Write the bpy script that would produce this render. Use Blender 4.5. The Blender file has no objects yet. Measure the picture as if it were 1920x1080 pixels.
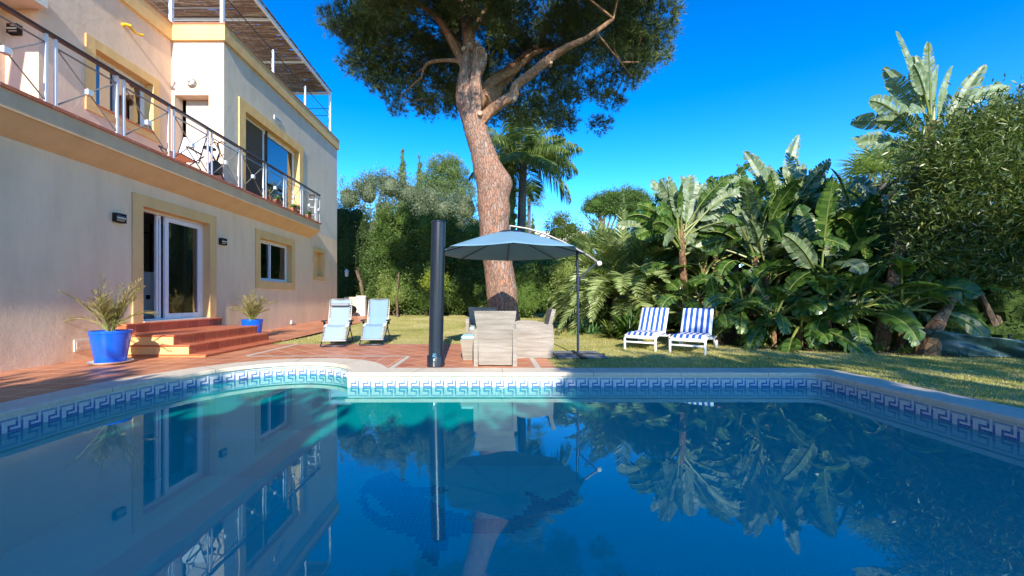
import bpy, math, random
import numpy as np
from mathutils import Vector, Matrix, geometry, noise as mnoise
rnd = random.Random(7); NR = np.random.default_rng(11)
R = math.radians; PI = math.pi
sc = bpy.context.scene; COL = sc.collection

# ---------------------------------------------------------------- camera, sky, sun
EYE = 1.05
cam = bpy.data.cameras.new('camera'); camo = bpy.data.objects.new('camera', cam); COL.objects.link(camo)
camo.location = (0, 0, EYE); camo.rotation_euler = (R(90), 0, 0)
cam.sensor_width = 36; cam.lens = 745 / 1920 * 36
cam.shift_x = 35 / 1920; cam.shift_y = 21 / 1920
cam.clip_start = .05; cam.clip_end = 2000
sc.camera = camo
SUN = Vector((.076, -1, .53)).normalized()          # towards the sun
ELEV = math.asin(SUN.z)
w = bpy.data.worlds.new('World'); sc.world = w; w.use_nodes = True
nt = w.node_tree; nt.nodes.clear()
sky = nt.nodes.new('ShaderNodeTexSky'); sky.sky_type = 'NISHITA'; sky.sun_disc = False
sky.sun_elevation = ELEV; sky.sun_rotation = math.atan2(SUN.x, SUN.y)
sky.air_density = 1.0; sky.dust_density = .0; sky.ozone_density = 3.0; sky.altitude = 300
hs = nt.nodes.new('ShaderNodeHueSaturation'); hs.inputs['Hue'].default_value = .502; hs.inputs['Saturation'].default_value = 1.2; hs.inputs['Value'].default_value = .95
bg = nt.nodes.new('ShaderNodeBackground'); bg.inputs['Strength'].default_value = .15
wo = nt.nodes.new('ShaderNodeOutputWorld')
gm = nt.nodes.new('ShaderNodeGamma'); gm.inputs[1].default_value = 1.5        # deeper, clearer air than the model's default
def scl(src, k):
    v_ = nt.nodes.new('ShaderNodeVectorMath'); v_.operation = 'SCALE'; v_.inputs['Scale'].default_value = k; nt.links.new(src, v_.inputs[0]); return v_.outputs[0]
nt.links.new(scl(sky.outputs[0], .17), gm.inputs[0]); nt.links.new(scl(gm.outputs[0], 1 / .15), hs.inputs['Color']); nt.links.new(hs.outputs[0], bg.inputs[0]); nt.links.new(bg.outputs[0], wo.inputs[0])
sl = bpy.data.lights.new('sun', 'SUN'); sl.energy = 3.0; sl.angle = R(.5); sl.color = (1, .92, .78)
so = bpy.data.objects.new('sun', sl); COL.objects.link(so); so.location = SUN * 50
so.rotation_euler = (-SUN).to_track_quat('-Z', 'Y').to_euler()
sc.view_settings.view_transform = 'Standard'; sc.view_settings.look = 'None'
sc.view_settings.exposure = 1.48; sc.view_settings.gamma = 1
sc.cycles.max_bounces = 7; sc.cycles.diffuse_bounces = 3; sc.cycles.glossy_bounces = 4
sc.cycles.transparent_max_bounces = 12; sc.cycles.transmission_bounces = 4; sc.cycles.volume_bounces = 0
sc.cycles.caustics_reflective = False; sc.cycles.caustics_refractive = False
sc.cycles.sample_clamp_indirect = 6

# ---------------------------------------------------------------- materials
class NT:
    def __init__(s, name):
        s.m = bpy.data.materials.new(name); s.m.use_nodes = True; s.t = s.m.node_tree; s.t.nodes.clear()
        s.out = s.n('OutputMaterial')
    def n(s, k, **kw):
        x = s.t.nodes.new('ShaderNode' + k)
        for a, b in kw.items():
            if a in x.inputs.keys() if hasattr(x.inputs, 'keys') else False: x.inputs[a].default_value = b
            else: setattr(x, a, b)
        return x
    def l(s, a, b): s.t.links.new(a, b)
    def mix(s, f, a, b):
        x = s.t.nodes.new('ShaderNodeMix'); x.data_type = 'RGBA'
        for i, v in ((0, f), (6, a), (7, b)):
            if isinstance(v, bpy.types.NodeSocket): s.l(v, x.inputs[i])
            elif i == 0: x.inputs[0].default_value = v
            else: x.inputs[i].default_value = (*v, 1) if len(v) == 3 else v
        return x.outputs[2]
    def mul(s, f, a, b):
        x = s.t.nodes.new('ShaderNodeMix'); x.data_type = 'RGBA'; x.blend_type = 'MULTIPLY'
        for i, v in ((0, f), (6, a), (7, b)):
            if isinstance(v, bpy.types.NodeSocket): s.l(v, x.inputs[i])
            elif i == 0: x.inputs[0].default_value = v
            else: x.inputs[i].default_value = (*v, 1)
        return x.outputs[2]
    def math(s, op, a, b=None, c=None):
        x = s.t.nodes.new('ShaderNodeMath'); x.operation = op
        for i, v in enumerate((a, b, c)):
            if v is None: continue
            if isinstance(v, bpy.types.NodeSocket): s.l(v, x.inputs[i])
            else: x.inputs[i].default_value = v
        return x.outputs[0]
    def ramp(s, f, *stops):
        x = s.t.nodes.new('ShaderNodeValToRGB'); s.l(f, x.inputs[0]); e = x.color_ramp.elements
        while len(e) < len(stops): e.new(.5)
        for el, (p, c) in zip(e, stops):
            el.position = p; el.color = (*c, 1) if len(c) == 3 else c
        return x.outputs[0]
    def coord(s, scale=(1, 1, 1), rot=(0, 0, 0), kind='Object'):
        tc = s.t.nodes.new('ShaderNodeTexCoord'); mp = s.t.nodes.new('ShaderNodeMapping')
        mp.inputs['Scale'].default_value = scale; mp.inputs['Rotation'].default_value = rot
        s.l(tc.outputs[kind], mp.inputs[0]); return mp.outputs[0]
    def geo(s): return s.t.nodes.new('ShaderNodeNewGeometry')
    def noise(s, vec, scale, detail=4, rough=.55, out='Fac'):
        x = s.t.nodes.new('ShaderNodeTexNoise'); x.inputs['Scale'].default_value = scale
        x.inputs['Detail'].default_value = detail; x.inputs['Roughness'].default_value = rough
        if vec is not None: s.l(vec, x.inputs['Vector'])
        return x.outputs[out]
    def bump(s, h, strength=.3, dist=.01):
        x = s.t.nodes.new('ShaderNodeBump'); x.inputs['Strength'].default_value = strength
        x.inputs['Distance'].default_value = dist; s.l(h, x.inputs['Height']); return x.outputs[0]
    def bsdf(s, col, rough=.6, metal=0, spec=.4, bump=None, **kw):
        b = s.t.nodes.new('ShaderNodeBsdfPrincipled')
        if isinstance(col, bpy.types.NodeSocket): s.l(col, b.inputs['Base Color'])
        else: b.inputs['Base Color'].default_value = (*col, 1)
        if isinstance(rough, bpy.types.NodeSocket): s.l(rough, b.inputs['Roughness'])
        else: b.inputs['Roughness'].default_value = rough
        b.inputs['Metallic'].default_value = metal; b.inputs['Specular IOR Level'].default_value = spec
        if bump is not None: s.l(bump, b.inputs['Normal'])
        for k, v in kw.items(): b.inputs[k].default_value = v
        s.l(b.outputs[0], s.out.inputs[0]); return b

def plain(name, col, rough=.5, metal=0, var=.12, nscale=6, bump=0, spec=.4):
    t = NT(name); v = t.coord(); f = t.noise(v, nscale, 5)
    c = t.mix(f, tuple(x * (1 - var) for x in col), tuple(min(1, x * (1 + var)) for x in col))
    b = t.bump(t.noise(v, nscale * 12, 3), bump, .004) if bump else None
    t.bsdf(c, rough, metal, spec, b); return t.m

def stucco(name, col, grime=.13):
    t = NT(name); v = t.coord()
    f = t.noise(v, .9, 6, .6); g = t.noise(t.coord((1, 1, .25)), 3, 5, .6)
    c = t.mix(f, tuple(x * (1 - grime) for x in col), tuple(min(1, x * (1 + grime * .6)) for x in col))
    c = t.mul(.5, c, t.ramp(g, (.3, (.82, .80, .77)), (.58, (1, 1, 1))))
    c = t.mul(.10, c, t.ramp(t.noise(t.coord((5, 5, .5)), 2, 5, .7), (.34, (.75, .72, .68)), (.5, (1, 1, 1))))
    h = t.math('ADD', t.noise(v, 45, 5, .75), t.math('MULTIPLY', t.noise(v, 6, 4), 2.5))
    t.bsdf(c, .85, 0, .2, t.bump(h, .5, .008)); return t.m

def leafmat(name, dark, light, rough=.45, transl=.25, patch=.5, extra=None, spec=.45):
    t = NT(name); g = t.geo(); r = g.outputs['Random Per Island']
    c = t.ramp(r, (0, dark), (.75, light), (1, extra or tuple(min(1, x * 1.35) for x in light)))
    f = t.noise(t.coord(), patch, 3)
    c = t.mul(.6, c, t.ramp(f, (.35, (.62, .68, .62)), (.65, (1.0, 1.0, .95))))
    b = t.bsdf(c, rough, 0, spec)
    tr = t.n('BsdfTranslucent'); t.l(t.mul(1, c, (1.3, 1.5, .6)), tr.inputs[0])
    ms = t.n('MixShader'); ms.inputs[0].default_value = transl
    t.l(b.outputs[0], ms.inputs[1]); t.l(tr.outputs[0], ms.inputs[2]); t.l(ms.outputs[0], t.out.inputs[0])
    return t.m

M = {}
M['wall'] = stucco('wall_stucco', (.86, .64, .47))
M['wall_low_bounce'] = stucco('bounce_warmed_wall_stucco', (.94, .70, .47))  # same house paint, with warm bounce light mixed into the colour
M['wall_dimlit'] = stucco('dimlit_grey_wall_stucco', (.72, .64, .54), .12)  # same house paint, greyed to carry the dim grazing light up there
M['yellow'] = stucco('ochre_trim', (.84, .55, .24), .08)
M['soffit'] = stucco('ochre_soffit', (.82, .54, .29), .06)
M['grey_band'] = stucco('fascia_stucco', (.70, .48, .30), .12)
M['white_pl'] = stucco('white_plaster', (.8, .74, .64), .08)
M['white'] = plain('white_paint', (.78, .78, .78), .35, var=.05)
M['pvc'] = plain('white_plastic', (.8, .8, .82), .25, var=.03)
M['handrail'] = plain('brown_handrail', (.07, .04, .03), .4, var=.3)
M['dark'] = plain('dark_metal', (.02, .024, .032), .35, .3, var=.3)
M['navy'] = plain('navy_powder_coat', (.018, .03, .075), .32, .2, var=.3, spec=.6)
M['showerblue'] = plain('dark_shower_plastic', (.012, .02, .036), .3, 0, var=.25, spec=.6)
M['black'] = plain('black_plastic', (.012, .012, .014), .4, var=.2)
M['chrome'] = plain('chrome', (.8, .8, .82), .15, 1, var=.03)
M['grey_metal'] = plain('grey_aluminium', (.30, .285, .26), .4, .5, var=.1)
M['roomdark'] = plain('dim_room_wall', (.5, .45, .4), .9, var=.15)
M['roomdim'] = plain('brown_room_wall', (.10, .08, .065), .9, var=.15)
M['roomfloor'] = plain('room_floor', (.25, .2, .15), .6, var=.2)
M['cabinet'] = plain('white_cabinet', (.8, .82, .84), .5, var=.06)
M['curtain'] = plain('pale_curtain', (.7, .66, .56), .8, var=.1)
M['terracotta_pot'] = plain('terracotta_pot', (.5, .2, .1), .8, var=.2, bump=.2)
M['bluepot'] = plain('glossy_blue_glaze', (.008, .12, .72), .18, 0, var=.05, spec=.6)
M['bluepot2'] = M['bluepot']
M['soil'] = plain('potting_soil', (.06, .04, .025), .95, var=.4, nscale=40)
M['yellowpl'] = plain('yellow_spout_paint', (.85, .48, .03), .4, var=.1)
M['canvas'] = plain('blue_canvas', (.16, .31, .43), .75, var=.07, nscale=3)
t = NT('blue_canvas'); c = t.mix(t.noise(t.coord(), 3, 5), (.18, .35, .48), (.21, .39, .53)); b_ = t.bsdf(c, .75, 0, .2); tr_ = t.n('BsdfTranslucent'); tr_.inputs[0].default_value = (.2, .42, .48, 1)
ms_ = t.n('MixShader'); ms_.inputs[0].default_value = .22; t.l(b_.outputs[0], ms_.inputs[1]); t.l(tr_.outputs[0], ms_.inputs[2]); t.l(ms_.outputs[0], t.out.inputs[0]); M['canvas'] = t.m
M['cushion'] = plain('pale_blue_cushion', (.40, .66, .70), .8, var=.08)
M['pillow'] = plain('grey_pillow', (.26, .29, .33), .8, var=.06)
M['tarp'] = None
M['stripe_b'] = plain('blue_stripe', (.01, .085, .44), .85, var=.12, nscale=20, bump=.3)
M['stripe_w'] = plain('white_stripe', (.78, .78, .74), .85, var=.06, nscale=20, bump=.3)
M['concrete'] = plain('grey_concrete', (.17, .18, .19), .85, var=.25, nscale=8, bump=.3)
M['joint'] = plain('joint_filler', (.2, .18, .15), .9, var=.2)
M['slotshade'] = plain('dark_rubber_seal', (.03, .03, .035), .8)
M['rooftile'] = plain('far_roof_tile', (.5, .25, .14), .8, var=.25, nscale=3)
M['rope'] = plain('white_lacing', (.7, .72, .75), .7)

t = NT('sling_fabric'); v = t.coord()
br = t.noise(t.coord((1, 1, 1)), 500, 2)
c = t.mix(t.noise(v, 2.2, 4), (.17, .28, .42), (.23, .36, .50)); t.bsdf(c, .8, 0, .2, t.bump(br, .3, .002)); M['sling'] = t.m
t = NT('sling_fabric_grey'); c = t.mix(t.noise(t.coord(), 2.2, 4), (.24, .33, .43), (.30, .40, .50)); t.bsdf(c, .8, 0, .2); M['sling2'] = t.m

# glass
def glassmat(name, tint=(.75, .8, .8), ior=1.75):
    t = NT(name); fr = t.n('Fresnel'); fr.inputs[0].default_value = ior
    tr = t.n('BsdfTransparent'); tr.inputs[0].default_value = (*tint, 1)
    gl = t.n('BsdfGlossy'); gl.inputs['Roughness'].default_value = .01
    ms = t.n('MixShader'); t.l(fr.outputs[0], ms.inputs[0]); t.l(tr.outputs[0], ms.inputs[1]); t.l(gl.outputs[0], ms.inputs[2])
    t.l(ms.outputs[0], t.out.inputs[0]); return t.m
M['glass'] = glassmat('window_glass', (.6, .66, .68), 3.0)

# bark
def bark(name, c1, c2, c3, crack, scale=7, zs=.45, strength=.9, dist=.05):
    t = NT(name); v0 = t.coord((1, 1, zs)); nz = t.noise(v0, 5, 3, .6, 'Color')
    v = t.n('VectorMath', operation='MULTIPLY_ADD'); t.l(nz, v.inputs[0]); v.inputs[1].default_value = (.12,) * 3; t.l(v0, v.inputs[2])
    vo = t.n('TexVoronoi', feature='DISTANCE_TO_EDGE'); vo.inputs['Scale'].default_value = scale; t.l(v.outputs[0], vo.inputs['Vector'])
    vc = t.n('TexVoronoi', feature='F1'); vc.inputs['Scale'].default_value = scale; t.l(v.outputs[0], vc.inputs['Vector'])
    sp = t.n('SeparateColor'); t.l(vc.outputs['Color'], sp.inputs[0])
    c = t.ramp(sp.outputs[0], (0, c1), (.5, c2), (1, c3))
    c = t.mul(.7, c, t.ramp(t.noise(t.coord((1, 1, .5)), 25, 5, .7), (.3, (.6, .55, .5)), (.7, (1.05, 1.05, 1.05))))
    c = t.mix(t.ramp(vo.outputs['Distance'], (.0, (1, 1, 1)), (.09, (0, 0, 0))), c, crack)
    h = t.math('ADD', t.math('MINIMUM', vo.outputs['Distance'], .16), t.math('MULTIPLY', t.noise(t.coord(), 40, 4), .12))
    t.bsdf(c, .9, 0, .15, t.bump(h, strength, dist)); return t.m
M['pine_bark'] = bark('pine_bark', (.27, .205, .17), (.42, .22, .14), (.38, .30, .25), (.11, .07, .055), 17, .32, 1.0, .05)
M['limb_bark'] = bark('pine_limb_bark', (.30, .17, .10), (.36, .20, .12), (.42, .27, .18), (.14, .08, .05), 16, .5, .7, .02)
M['brown_bark'] = bark('brown_bark', (.13, .10, .075), (.18, .13, .09), (.22, .17, .12), (.05, .04, .03), 18, .3, .6, .02)
M['palm_bark'] = bark('palm_bark', (.11, .11, .12), (.15, .14, .14), (.19, .18, .17), (.06, .06, .06), 9, 2.2, .6, .02)
M['stem_bark'] = bark('banana_stem_bark', (.20, .12, .07), (.30, .17, .09), (.38, .26, .16), (.06, .04, .025), 8, .7, .8, .03)
M['cutwood'] = plain('cut_wood', (.36, .28, .20), .9, var=.3, nscale=18, bump=.4)

M['needles'] = leafmat('pine_needles', (.03, .055, .012), (.12, .165, .042), .5, .12, .5, (.22, .26, .085))
M['hedge'] = leafmat('hedge_leaves', (.04, .09, .018), (.10, .17, .035), .55, .2, .5, (.2, .26, .06))
M['olive'] = leafmat('olive_leaves', (.09, .125, .065), (.18, .23, .12), .5, .15, .4, (.29, .33, .2))
M['darkleaf'] = leafmat('dark_leaves', (.025, .05, .014), (.06, .10, .028), .5, .15, .5)
M['conifer'] = leafmat('cypress_leaves', (.06, .10, .03), (.12, .18, .055), .6, .12, .5)
M['aleppo'] = leafmat('aleppo_pine_leaves', (.09, .14, .04), (.18, .26, .08), .6, .2, .5, (.3, .36, .13))
M['farleaf'] = leafmat('far_hedge_leaves', (.10, .15, .035), (.20, .26, .065), .6, .2, .5)
M['banana'] = leafmat('strelitzia_leaf', (.035, .085, .014), (.08, .16, .028), .33, .22, .6, (.17, .24, .05), .5)
M['bananagrey'] = leafmat('pale_strelitzia_leaf', (.10, .16, .07), (.22, .29, .16), .45, .15, .5, (.34, .38, .26), .5)
M['bananadry'] = leafmat('dry_strelitzia_leaf', (.25, .14, .06), (.4, .26, .12), .7, .1, .6)
M['phoenix'] = leafmat('date_palm_leaf', (.17, .24, .07), (.36, .43, .17), .4, .3, .6, (.55, .58, .3))
M['queen'] = leafmat('queen_palm_leaf', (.06, .11, .025), (.17, .24, .06), .4, .3, .6, (.3, .35, .12))
M['potpalm'] = leafmat('potted_palm_leaf', (.13, .11, .03), (.33, .27, .09), .5, .2, 3, (.6, .46, .26))
M['bushleaf'] = leafmat('oleander_leaf', (.045, .08, .017), (.125, .175, .038), .36, .22, .6, (.28, .30, .085), .5)
M['agave'] = leafmat('agapanthus_leaf', (.07, .17, .06), (.16, .30, .12), .4, .2, .6)
M['topiary'] = leafmat('topiary_leaf', (.09, .14, .02), (.26, .32, .03), .5, .2, .6)
M['petiole'] = plain('leaf_stalk', (.22, .26, .07), .45, var=.3)
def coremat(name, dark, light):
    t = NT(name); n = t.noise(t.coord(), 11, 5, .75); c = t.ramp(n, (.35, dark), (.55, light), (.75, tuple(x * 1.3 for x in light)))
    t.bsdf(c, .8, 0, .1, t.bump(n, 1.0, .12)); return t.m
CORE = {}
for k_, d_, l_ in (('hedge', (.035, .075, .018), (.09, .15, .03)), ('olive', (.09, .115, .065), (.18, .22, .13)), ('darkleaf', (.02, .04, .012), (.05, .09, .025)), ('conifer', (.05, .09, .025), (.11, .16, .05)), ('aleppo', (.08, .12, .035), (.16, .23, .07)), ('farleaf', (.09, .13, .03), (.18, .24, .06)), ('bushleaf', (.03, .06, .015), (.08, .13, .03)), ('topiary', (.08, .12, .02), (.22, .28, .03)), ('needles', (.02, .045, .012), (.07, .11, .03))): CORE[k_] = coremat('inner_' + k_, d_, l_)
M['mulch'] = plain('bed_soil', (.045, .032, .02), .95, var=.5, nscale=5, bump=.5)

# paving
def tiles(name, rot, size=.33):
    t = NT(name); v = t.coord((1, 1, 1), (0, 0, rot))
    b = t.n('TexBrick'); b.offset = 0; b.squash = 1; b.offset_frequency = 1
    b.inputs['Scale'].default_value = 1; b.inputs['Brick Width'].default_value = size; b.inputs['Row Height'].default_value = size
    b.inputs['Mortar Size'].default_value = .011; b.inputs['Mortar Smooth'].default_value = .25; b.inputs['Bias'].default_value = 0
    b.inputs['Color1'].default_value = (.47, .165, .075, 1); b.inputs['Color2'].default_value = (.60, .25, .13, 1)
    b.inputs['Mortar'].default_value = (.70, .47, .34, 1); t.l(v, b.inputs['Vector'])
    c = t.mul(.8, b.outputs[0], t.ramp(t.noise(t.coord(), 2.5, 6, .65), (.3, (.78, .74, .72)), (.65, (1.08, 1.05, 1.02))))
    h = t.math('ADD', t.math('MULTIPLY', b.outputs['Fac'], -1), t.math('MULTIPLY', t.noise(v, 30, 3), .25))
    t.bsdf(c, t.math('ADD', t.math('MULTIPLY', t.noise(v, 6), .25), .38), 0, .4, t.bump(h, .35, .004)); return t.m
M['tile0'] = tiles('terracotta_paving', 0)
M['tile45'] = tiles('terracotta_paving_diagonal', R(45))
t = NT('terracotta_step'); v = t.coord()
b = t.n('TexBrick'); b.offset = 0; b.inputs['Scale'].default_value = 1; b.inputs['Brick Width'].default_value = 10; b.inputs['Row Height'].default_value = .33
b.inputs['Mortar Size'].default_value = .006; b.inputs['Color1'].default_value = (.50, .13, .06, 1); b.inputs['Color2'].default_value = (.57, .17, .08, 1); b.inputs['Mortar'].default_value = (.6, .35, .25, 1)
t.l(v, b.inputs['Vector'])
c = t.mul(.7, b.outputs[0], t.ramp(t.noise(v, 5, 5, .6), (.3, (.8, .76, .74)), (.65, (1.1, 1.05, 1))))
t.bsdf(c, .42, 0, .4); M['step'] = t.m
t = NT('pale_paving_strip'); t.bsdf(t.mix(t.noise(t.coord(), 20, 4), (.45, .40, .33), (.62, .57, .48)), .8); M['strip'] = t.m
t = NT('cream_coping_stone'); v = t.coord()
c = t.mix(t.noise(v, 3, 6, .6), (.60, .52, .40), (.74, .66, .54)); c = t.mul(.5, c, t.ramp(t.noise(v, 14, 6, .7), (.32, (.72, .68, .6)), (.55, (1, 1, 1))))
t.bsdf(c, .6, 0, .35, t.bump(t.noise(v, 90, 4), .25, .003)); M['coping'] = t.m

# grass ground
t = NT('lawn_turf'); v = t.coord()
n1 = t.noise(v, .55, 5, .6); n2 = t.noise(t.coord((1, .7, 1)), 28, 5, .75); n3 = t.noise(v, 3.2, 4)
c = t.ramp(n1, (.35, (.33, .33, .09)), (.5, (.52, .46, .18)), (.66, (.70, .58, .33)))
c = t.mul(.85, c, t.ramp(n2, (.25, (.45, .5, .4)), (.55, (1, 1, .95)), (.8, (1.45, 1.35, 1.1))))
c = t.mul(.6, c, t.ramp(n3, (.35, (.78, .85, .7)), (.6, (1.05, 1.02, .95))))
t.bsdf(c, .9, 0, .15, t.bump(n2, .9, .03)); M['lawn'] = t.m
M['blade'] = leafmat('grass_blade', (.28, .30, .07), (.54, .49, .19), .6, .35, .35, (.78, .66, .40))

# pool
def mosaic(name, cols, rough=.2):
    t = NT(name); g = t.geo(); c = t.ramp(g.outputs['Random Per Island'], *[(i / max(1, len(cols) - 1), k) for i, k in enumerate(cols)])
    t.bsdf(c, rough, 0, .5); return t.m
M['m_blue'] = mosaic('mosaic_blue', [(.035, .12, .36), (.05, .15, .44), (.09, .2, .48)])
M['m_mid'] = mosaic('mosaic_mid_blue', [(.22, .33, .5), (.32, .42, .56)])
M['m_white'] = mosaic('mosaic_white', [(.66, .68, .66), (.82, .82, .78)])
M['m_dolphin'] = mosaic('mosaic_deep_blue', [(.0, .004, .26), (.0, .006, .30)])
M['grout'] = plain('pale_grout', (.6, .6, .56), .9)
t = NT('pool_floor_tile'); v = t.coord()
b = t.n('TexBrick'); b.offset = 0; b.inputs['Scale'].default_value = 1; b.inputs['Brick Width'].default_value = .05; b.inputs['Row Height'].default_value = .05
b.inputs['Mortar Size'].default_value = .003; b.inputs['Color1'].default_value = (.6, .97, .82, 1); b.inputs['Color2'].default_value = (.65, .98, .85, 1); b.inputs['Mortar'].default_value = (.8, .96, .93, 1)
t.l(v, b.inputs['Vector'])
c = t.mul(.6, b.outputs[0], t.ramp(t.noise(v, .8, 4), (.3, (.8, .85, .9)), (.7, (1, 1, 1)))); t.bsdf(c, .5); M['poolfloor'] = t.m
t = NT('pool_wall_tile'); v = t.coord()
t.bsdf(t.mix(t.noise(v, 60, 2), (.5, .78, .76), (.62, .86, .84)), .4); M['poolwall'] = t.m
t = NT('pool_water'); fr = t.n('Fresnel'); fr.inputs[0].default_value = 1.42
nz = t.noise(t.coord(), 2.2, 3, .5); nz2 = t.noise(t.coord((1, .6, 1)), 9, 2, .5)
bp = t.bump(t.math('ADD', nz, t.math('MULTIPLY', nz2, .12)), .007, .06)
tr = t.n('BsdfTransparent'); gl = t.n('BsdfGlossy'); gl.inputs['Roughness'].default_value = .0; gl.inputs[0].default_value = (.62, .95, .97, 1)
t.l(bp, gl.inputs['Normal']); t.l(bp, fr.inputs['Normal'])
ms = t.n('MixShader'); fm = t.math('MINIMUM', t.math('MULTIPLY', fr.outputs[0], 1.25), 1.0)
df = t.n('BsdfDiffuse'); df.inputs[0].default_value = (.0, .76, .72, 1); m0 = t.n('MixShader'); m0.inputs[0].default_value = .36      # faint turbidity
t.l(tr.outputs[0], m0.inputs[1]); t.l(df.outputs[0], m0.inputs[2])
t.l(fm, ms.inputs[0]); t.l(m0.outputs[0], ms.inputs[1]); t.l(gl.outputs[0], ms.inputs[2])
t.l(ms.outputs[0], t.out.inputs[0])
va = t.n('VolumeAbsorption'); va.inputs['Color'].default_value = (.02, .97, .91, 1); va.inputs['Density'].default_value = .75
t.l(va.outputs[0], t.out.inputs['Volume']); M['water'] = t.m

# rattan
def rattan():
    t = NT('rattan_weave'); tc = t.t.nodes.new('ShaderNodeTexCoord'); sp = t.n('SeparateXYZ'); t.l(tc.outputs['Object'], sp.inputs[0])
    xy = t.math('ADD', sp.outputs[0], sp.outputs[1])
    ax = t.math('SINE', t.math('MULTIPLY', xy, 2 * PI / .05))
    az = t.math('SINE', t.math('MULTIPLY', sp.outputs[2], 2 * PI / .024))
    rows = t.math('FLOOR', t.math('MULTIPLY', sp.outputs[2], 1 / .016))
    sgn = t.math('SUBTRACT', t.math('MULTIPLY', t.math('MODULO', t.math('ABSOLUTE', rows), 2), 2), 1)
    h = t.math('ADD', t.math('MULTIPLY', ax, sgn), t.math('ABSOLUTE', az))
    v = t.coord((2.2, 2.2, 20)); n = t.noise(v, 1, 2)
    c = t.ramp(n, (.25, (.24, .21, .18)), (.5, (.33, .295, .26)), (.75, (.42, .385, .345)))
    c = t.mul(.75, c, t.ramp(t.math('MULTIPLY_ADD', h, .3, .4), (.0, (.35, .32, .3)), (.55, (1.1, 1.1, 1.1))))
    t.bsdf(c, .6, 0, .3, t.bump(h, .6, .004)); return t.m
M['rattan'] = rattan()
t = NT('green_tarp'); v = t.coord((1, 1, 1)); wv = t.noise(t.coord((1.5, 1.5, .5)), 3, 4)
t.bsdf(t.mix(t.noise(v, 3, 4), (.012, .045, .052), (.03, .09, .10)), .45, 0, .5, t.bump(wv, .8, .06)); M['tarp'] = t.m
t = NT('reed_cover'); t.bsdf(t.ramp(t.geo().outputs['Random Per Island'], (0, (.17, .09, .055)), (.7, (.32, .19, .12)), (1, (.55, .42, .31))), .8); M['reed'] = t.m

# ---------------------------------------------------------------- builders
class MB:
    def __init__(s): s.v = []; s.f = []; s.m = []
    def add(s, vs, fs, m=0):
        o = len(s.v); s.v += [tuple(x) for x in vs]; s.f += [tuple(i + o for i in f) for f in fs]
        s.m += [m] * len(fs) if isinstance(m, int) else list(m); return s
    def box(s, x0, x1, y0, y1, z0, z1, m=0, M4=None):
        vs = [(x, y, z) for z in (z0, z1) for y in (y0, y1) for x in (x0, x1)]
        if M4 is not None: vs = [M4 @ Vector(p) for p in vs]
        return s.add(vs, [(0, 2, 3, 1), (4, 5, 7, 6), (0, 1, 5, 4), (2, 6, 7, 3), (0, 4, 6, 2), (1, 3, 7, 5)], m)
    def rbox(s, x0, x1, y0, y1, z0, z1, r=.02, m=0, M4=None, top=None):
        """box with chamfered edges: three stacked rings"""
        def ring(z, i): return [(x0 + i, y0 + r, z), (x0 + r, y0 + i, z), (x1 - r, y0 + i, z), (x1 - i, y0 + r, z), (x1 - i, y1 - r, z), (x1 - r, y1 - i, z), (x0 + r, y1 - i, z), (x0 + i, y1 - r, z)]
        rings = [ring(z0, r * .7), ring(z0 + r, 0), ring(z1 - r, 0), ring(z1, r * .7)]
        vs = sum(rings, [])
        if M4 is not None: vs = [M4 @ Vector(p) for p in vs]
        fs = [tuple(range(7, -1, -1)), tuple(range(24, 32))]
        for k in range(3):
            for i in range(8):
                j = (i + 1) % 8; fs.append((k * 8 + i, k * 8 + j, k * 8 + 8 + j, k * 8 + 8 + i))
        return s.add(vs, fs, m)
    def quad(s, a, b, c, d, m=0): return s.add([a, b, c, d], [(0, 1, 2, 3)], m)
    def tube(s, pts, rad, n=8, m=0, cap=True, jit=0, sq=1):
        pts = [Vector(p) for p in pts]; k = len(pts)
        rad = [rad] * k if isinstance(rad, (int, float)) else list(rad)
        vs = []; ref = None
        for i, p in enumerate(pts):
            d = (pts[min(i + 1, k - 1)] - pts[max(i - 1, 0)]).normalized()
            if ref is None:
                ref = Vector((1, 0, 0)) if abs(d.x) < .8 else Vector((0, 1, 0))
            u = (ref - d * ref.dot(d)).normalized(); ref = u; q = d.cross(u)
            for j in range(n):
                a = 2 * PI * j / n; rr = rad[i]
                if jit: rr *= 1 + jit * mnoise.noise(Vector((math.cos(a) * 1.5 + p.x, math.sin(a) * 1.5 + p.y, p.z * 1.3)))
                vs.append(p + (u * math.cos(a) + q * math.sin(a) * sq) * rr)
        fs = []
        for i in range(k - 1):
            for j in range(n):
                b = (j + 1) % n; fs.append((i * n + j, i * n + b, i * n + n + b, i * n + n + j))
        if cap: fs += [tuple(range(n - 1, -1, -1)), tuple(range((k - 1) * n, k * n))]
        return s.add(vs, fs, m)
    def lathe(s, prof, c=(0, 0, 0), n=32, m=0, axis='z'):
        vs = []
        for r, z in prof:
            for j in range(n):
                a = 2 * PI * j / n
                if axis == 'z': vs.append((c[0] + r * math.cos(a), c[1] + r * math.sin(a), c[2] + z))
                elif axis == 'x': vs.append((c[0] + z, c[1] + r * math.cos(a), c[2] + r * math.sin(a)))
                else: vs.append((c[0] + r * math.cos(a), c[1] + z, c[2] - r * math.sin(a)))
        fs = []
        for i in range(len(prof) - 1):
            for j in range(n):
                b = (j + 1) % n; fs.append((i * n + j, i * n + b, i * n + n + b, i * n + n + j))
        fs += [tuple(range(n - 1, -1, -1)), tuple(range((len(prof) - 1) * n, len(prof) * n))]
        return s.add(vs, fs, m)
    def build(s, name, mats, parent=None, local=False, smooth=False, loc=None):
        return mkobj(name, s.v, s.f, mats, parent, s.m, local, smooth)

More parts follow.
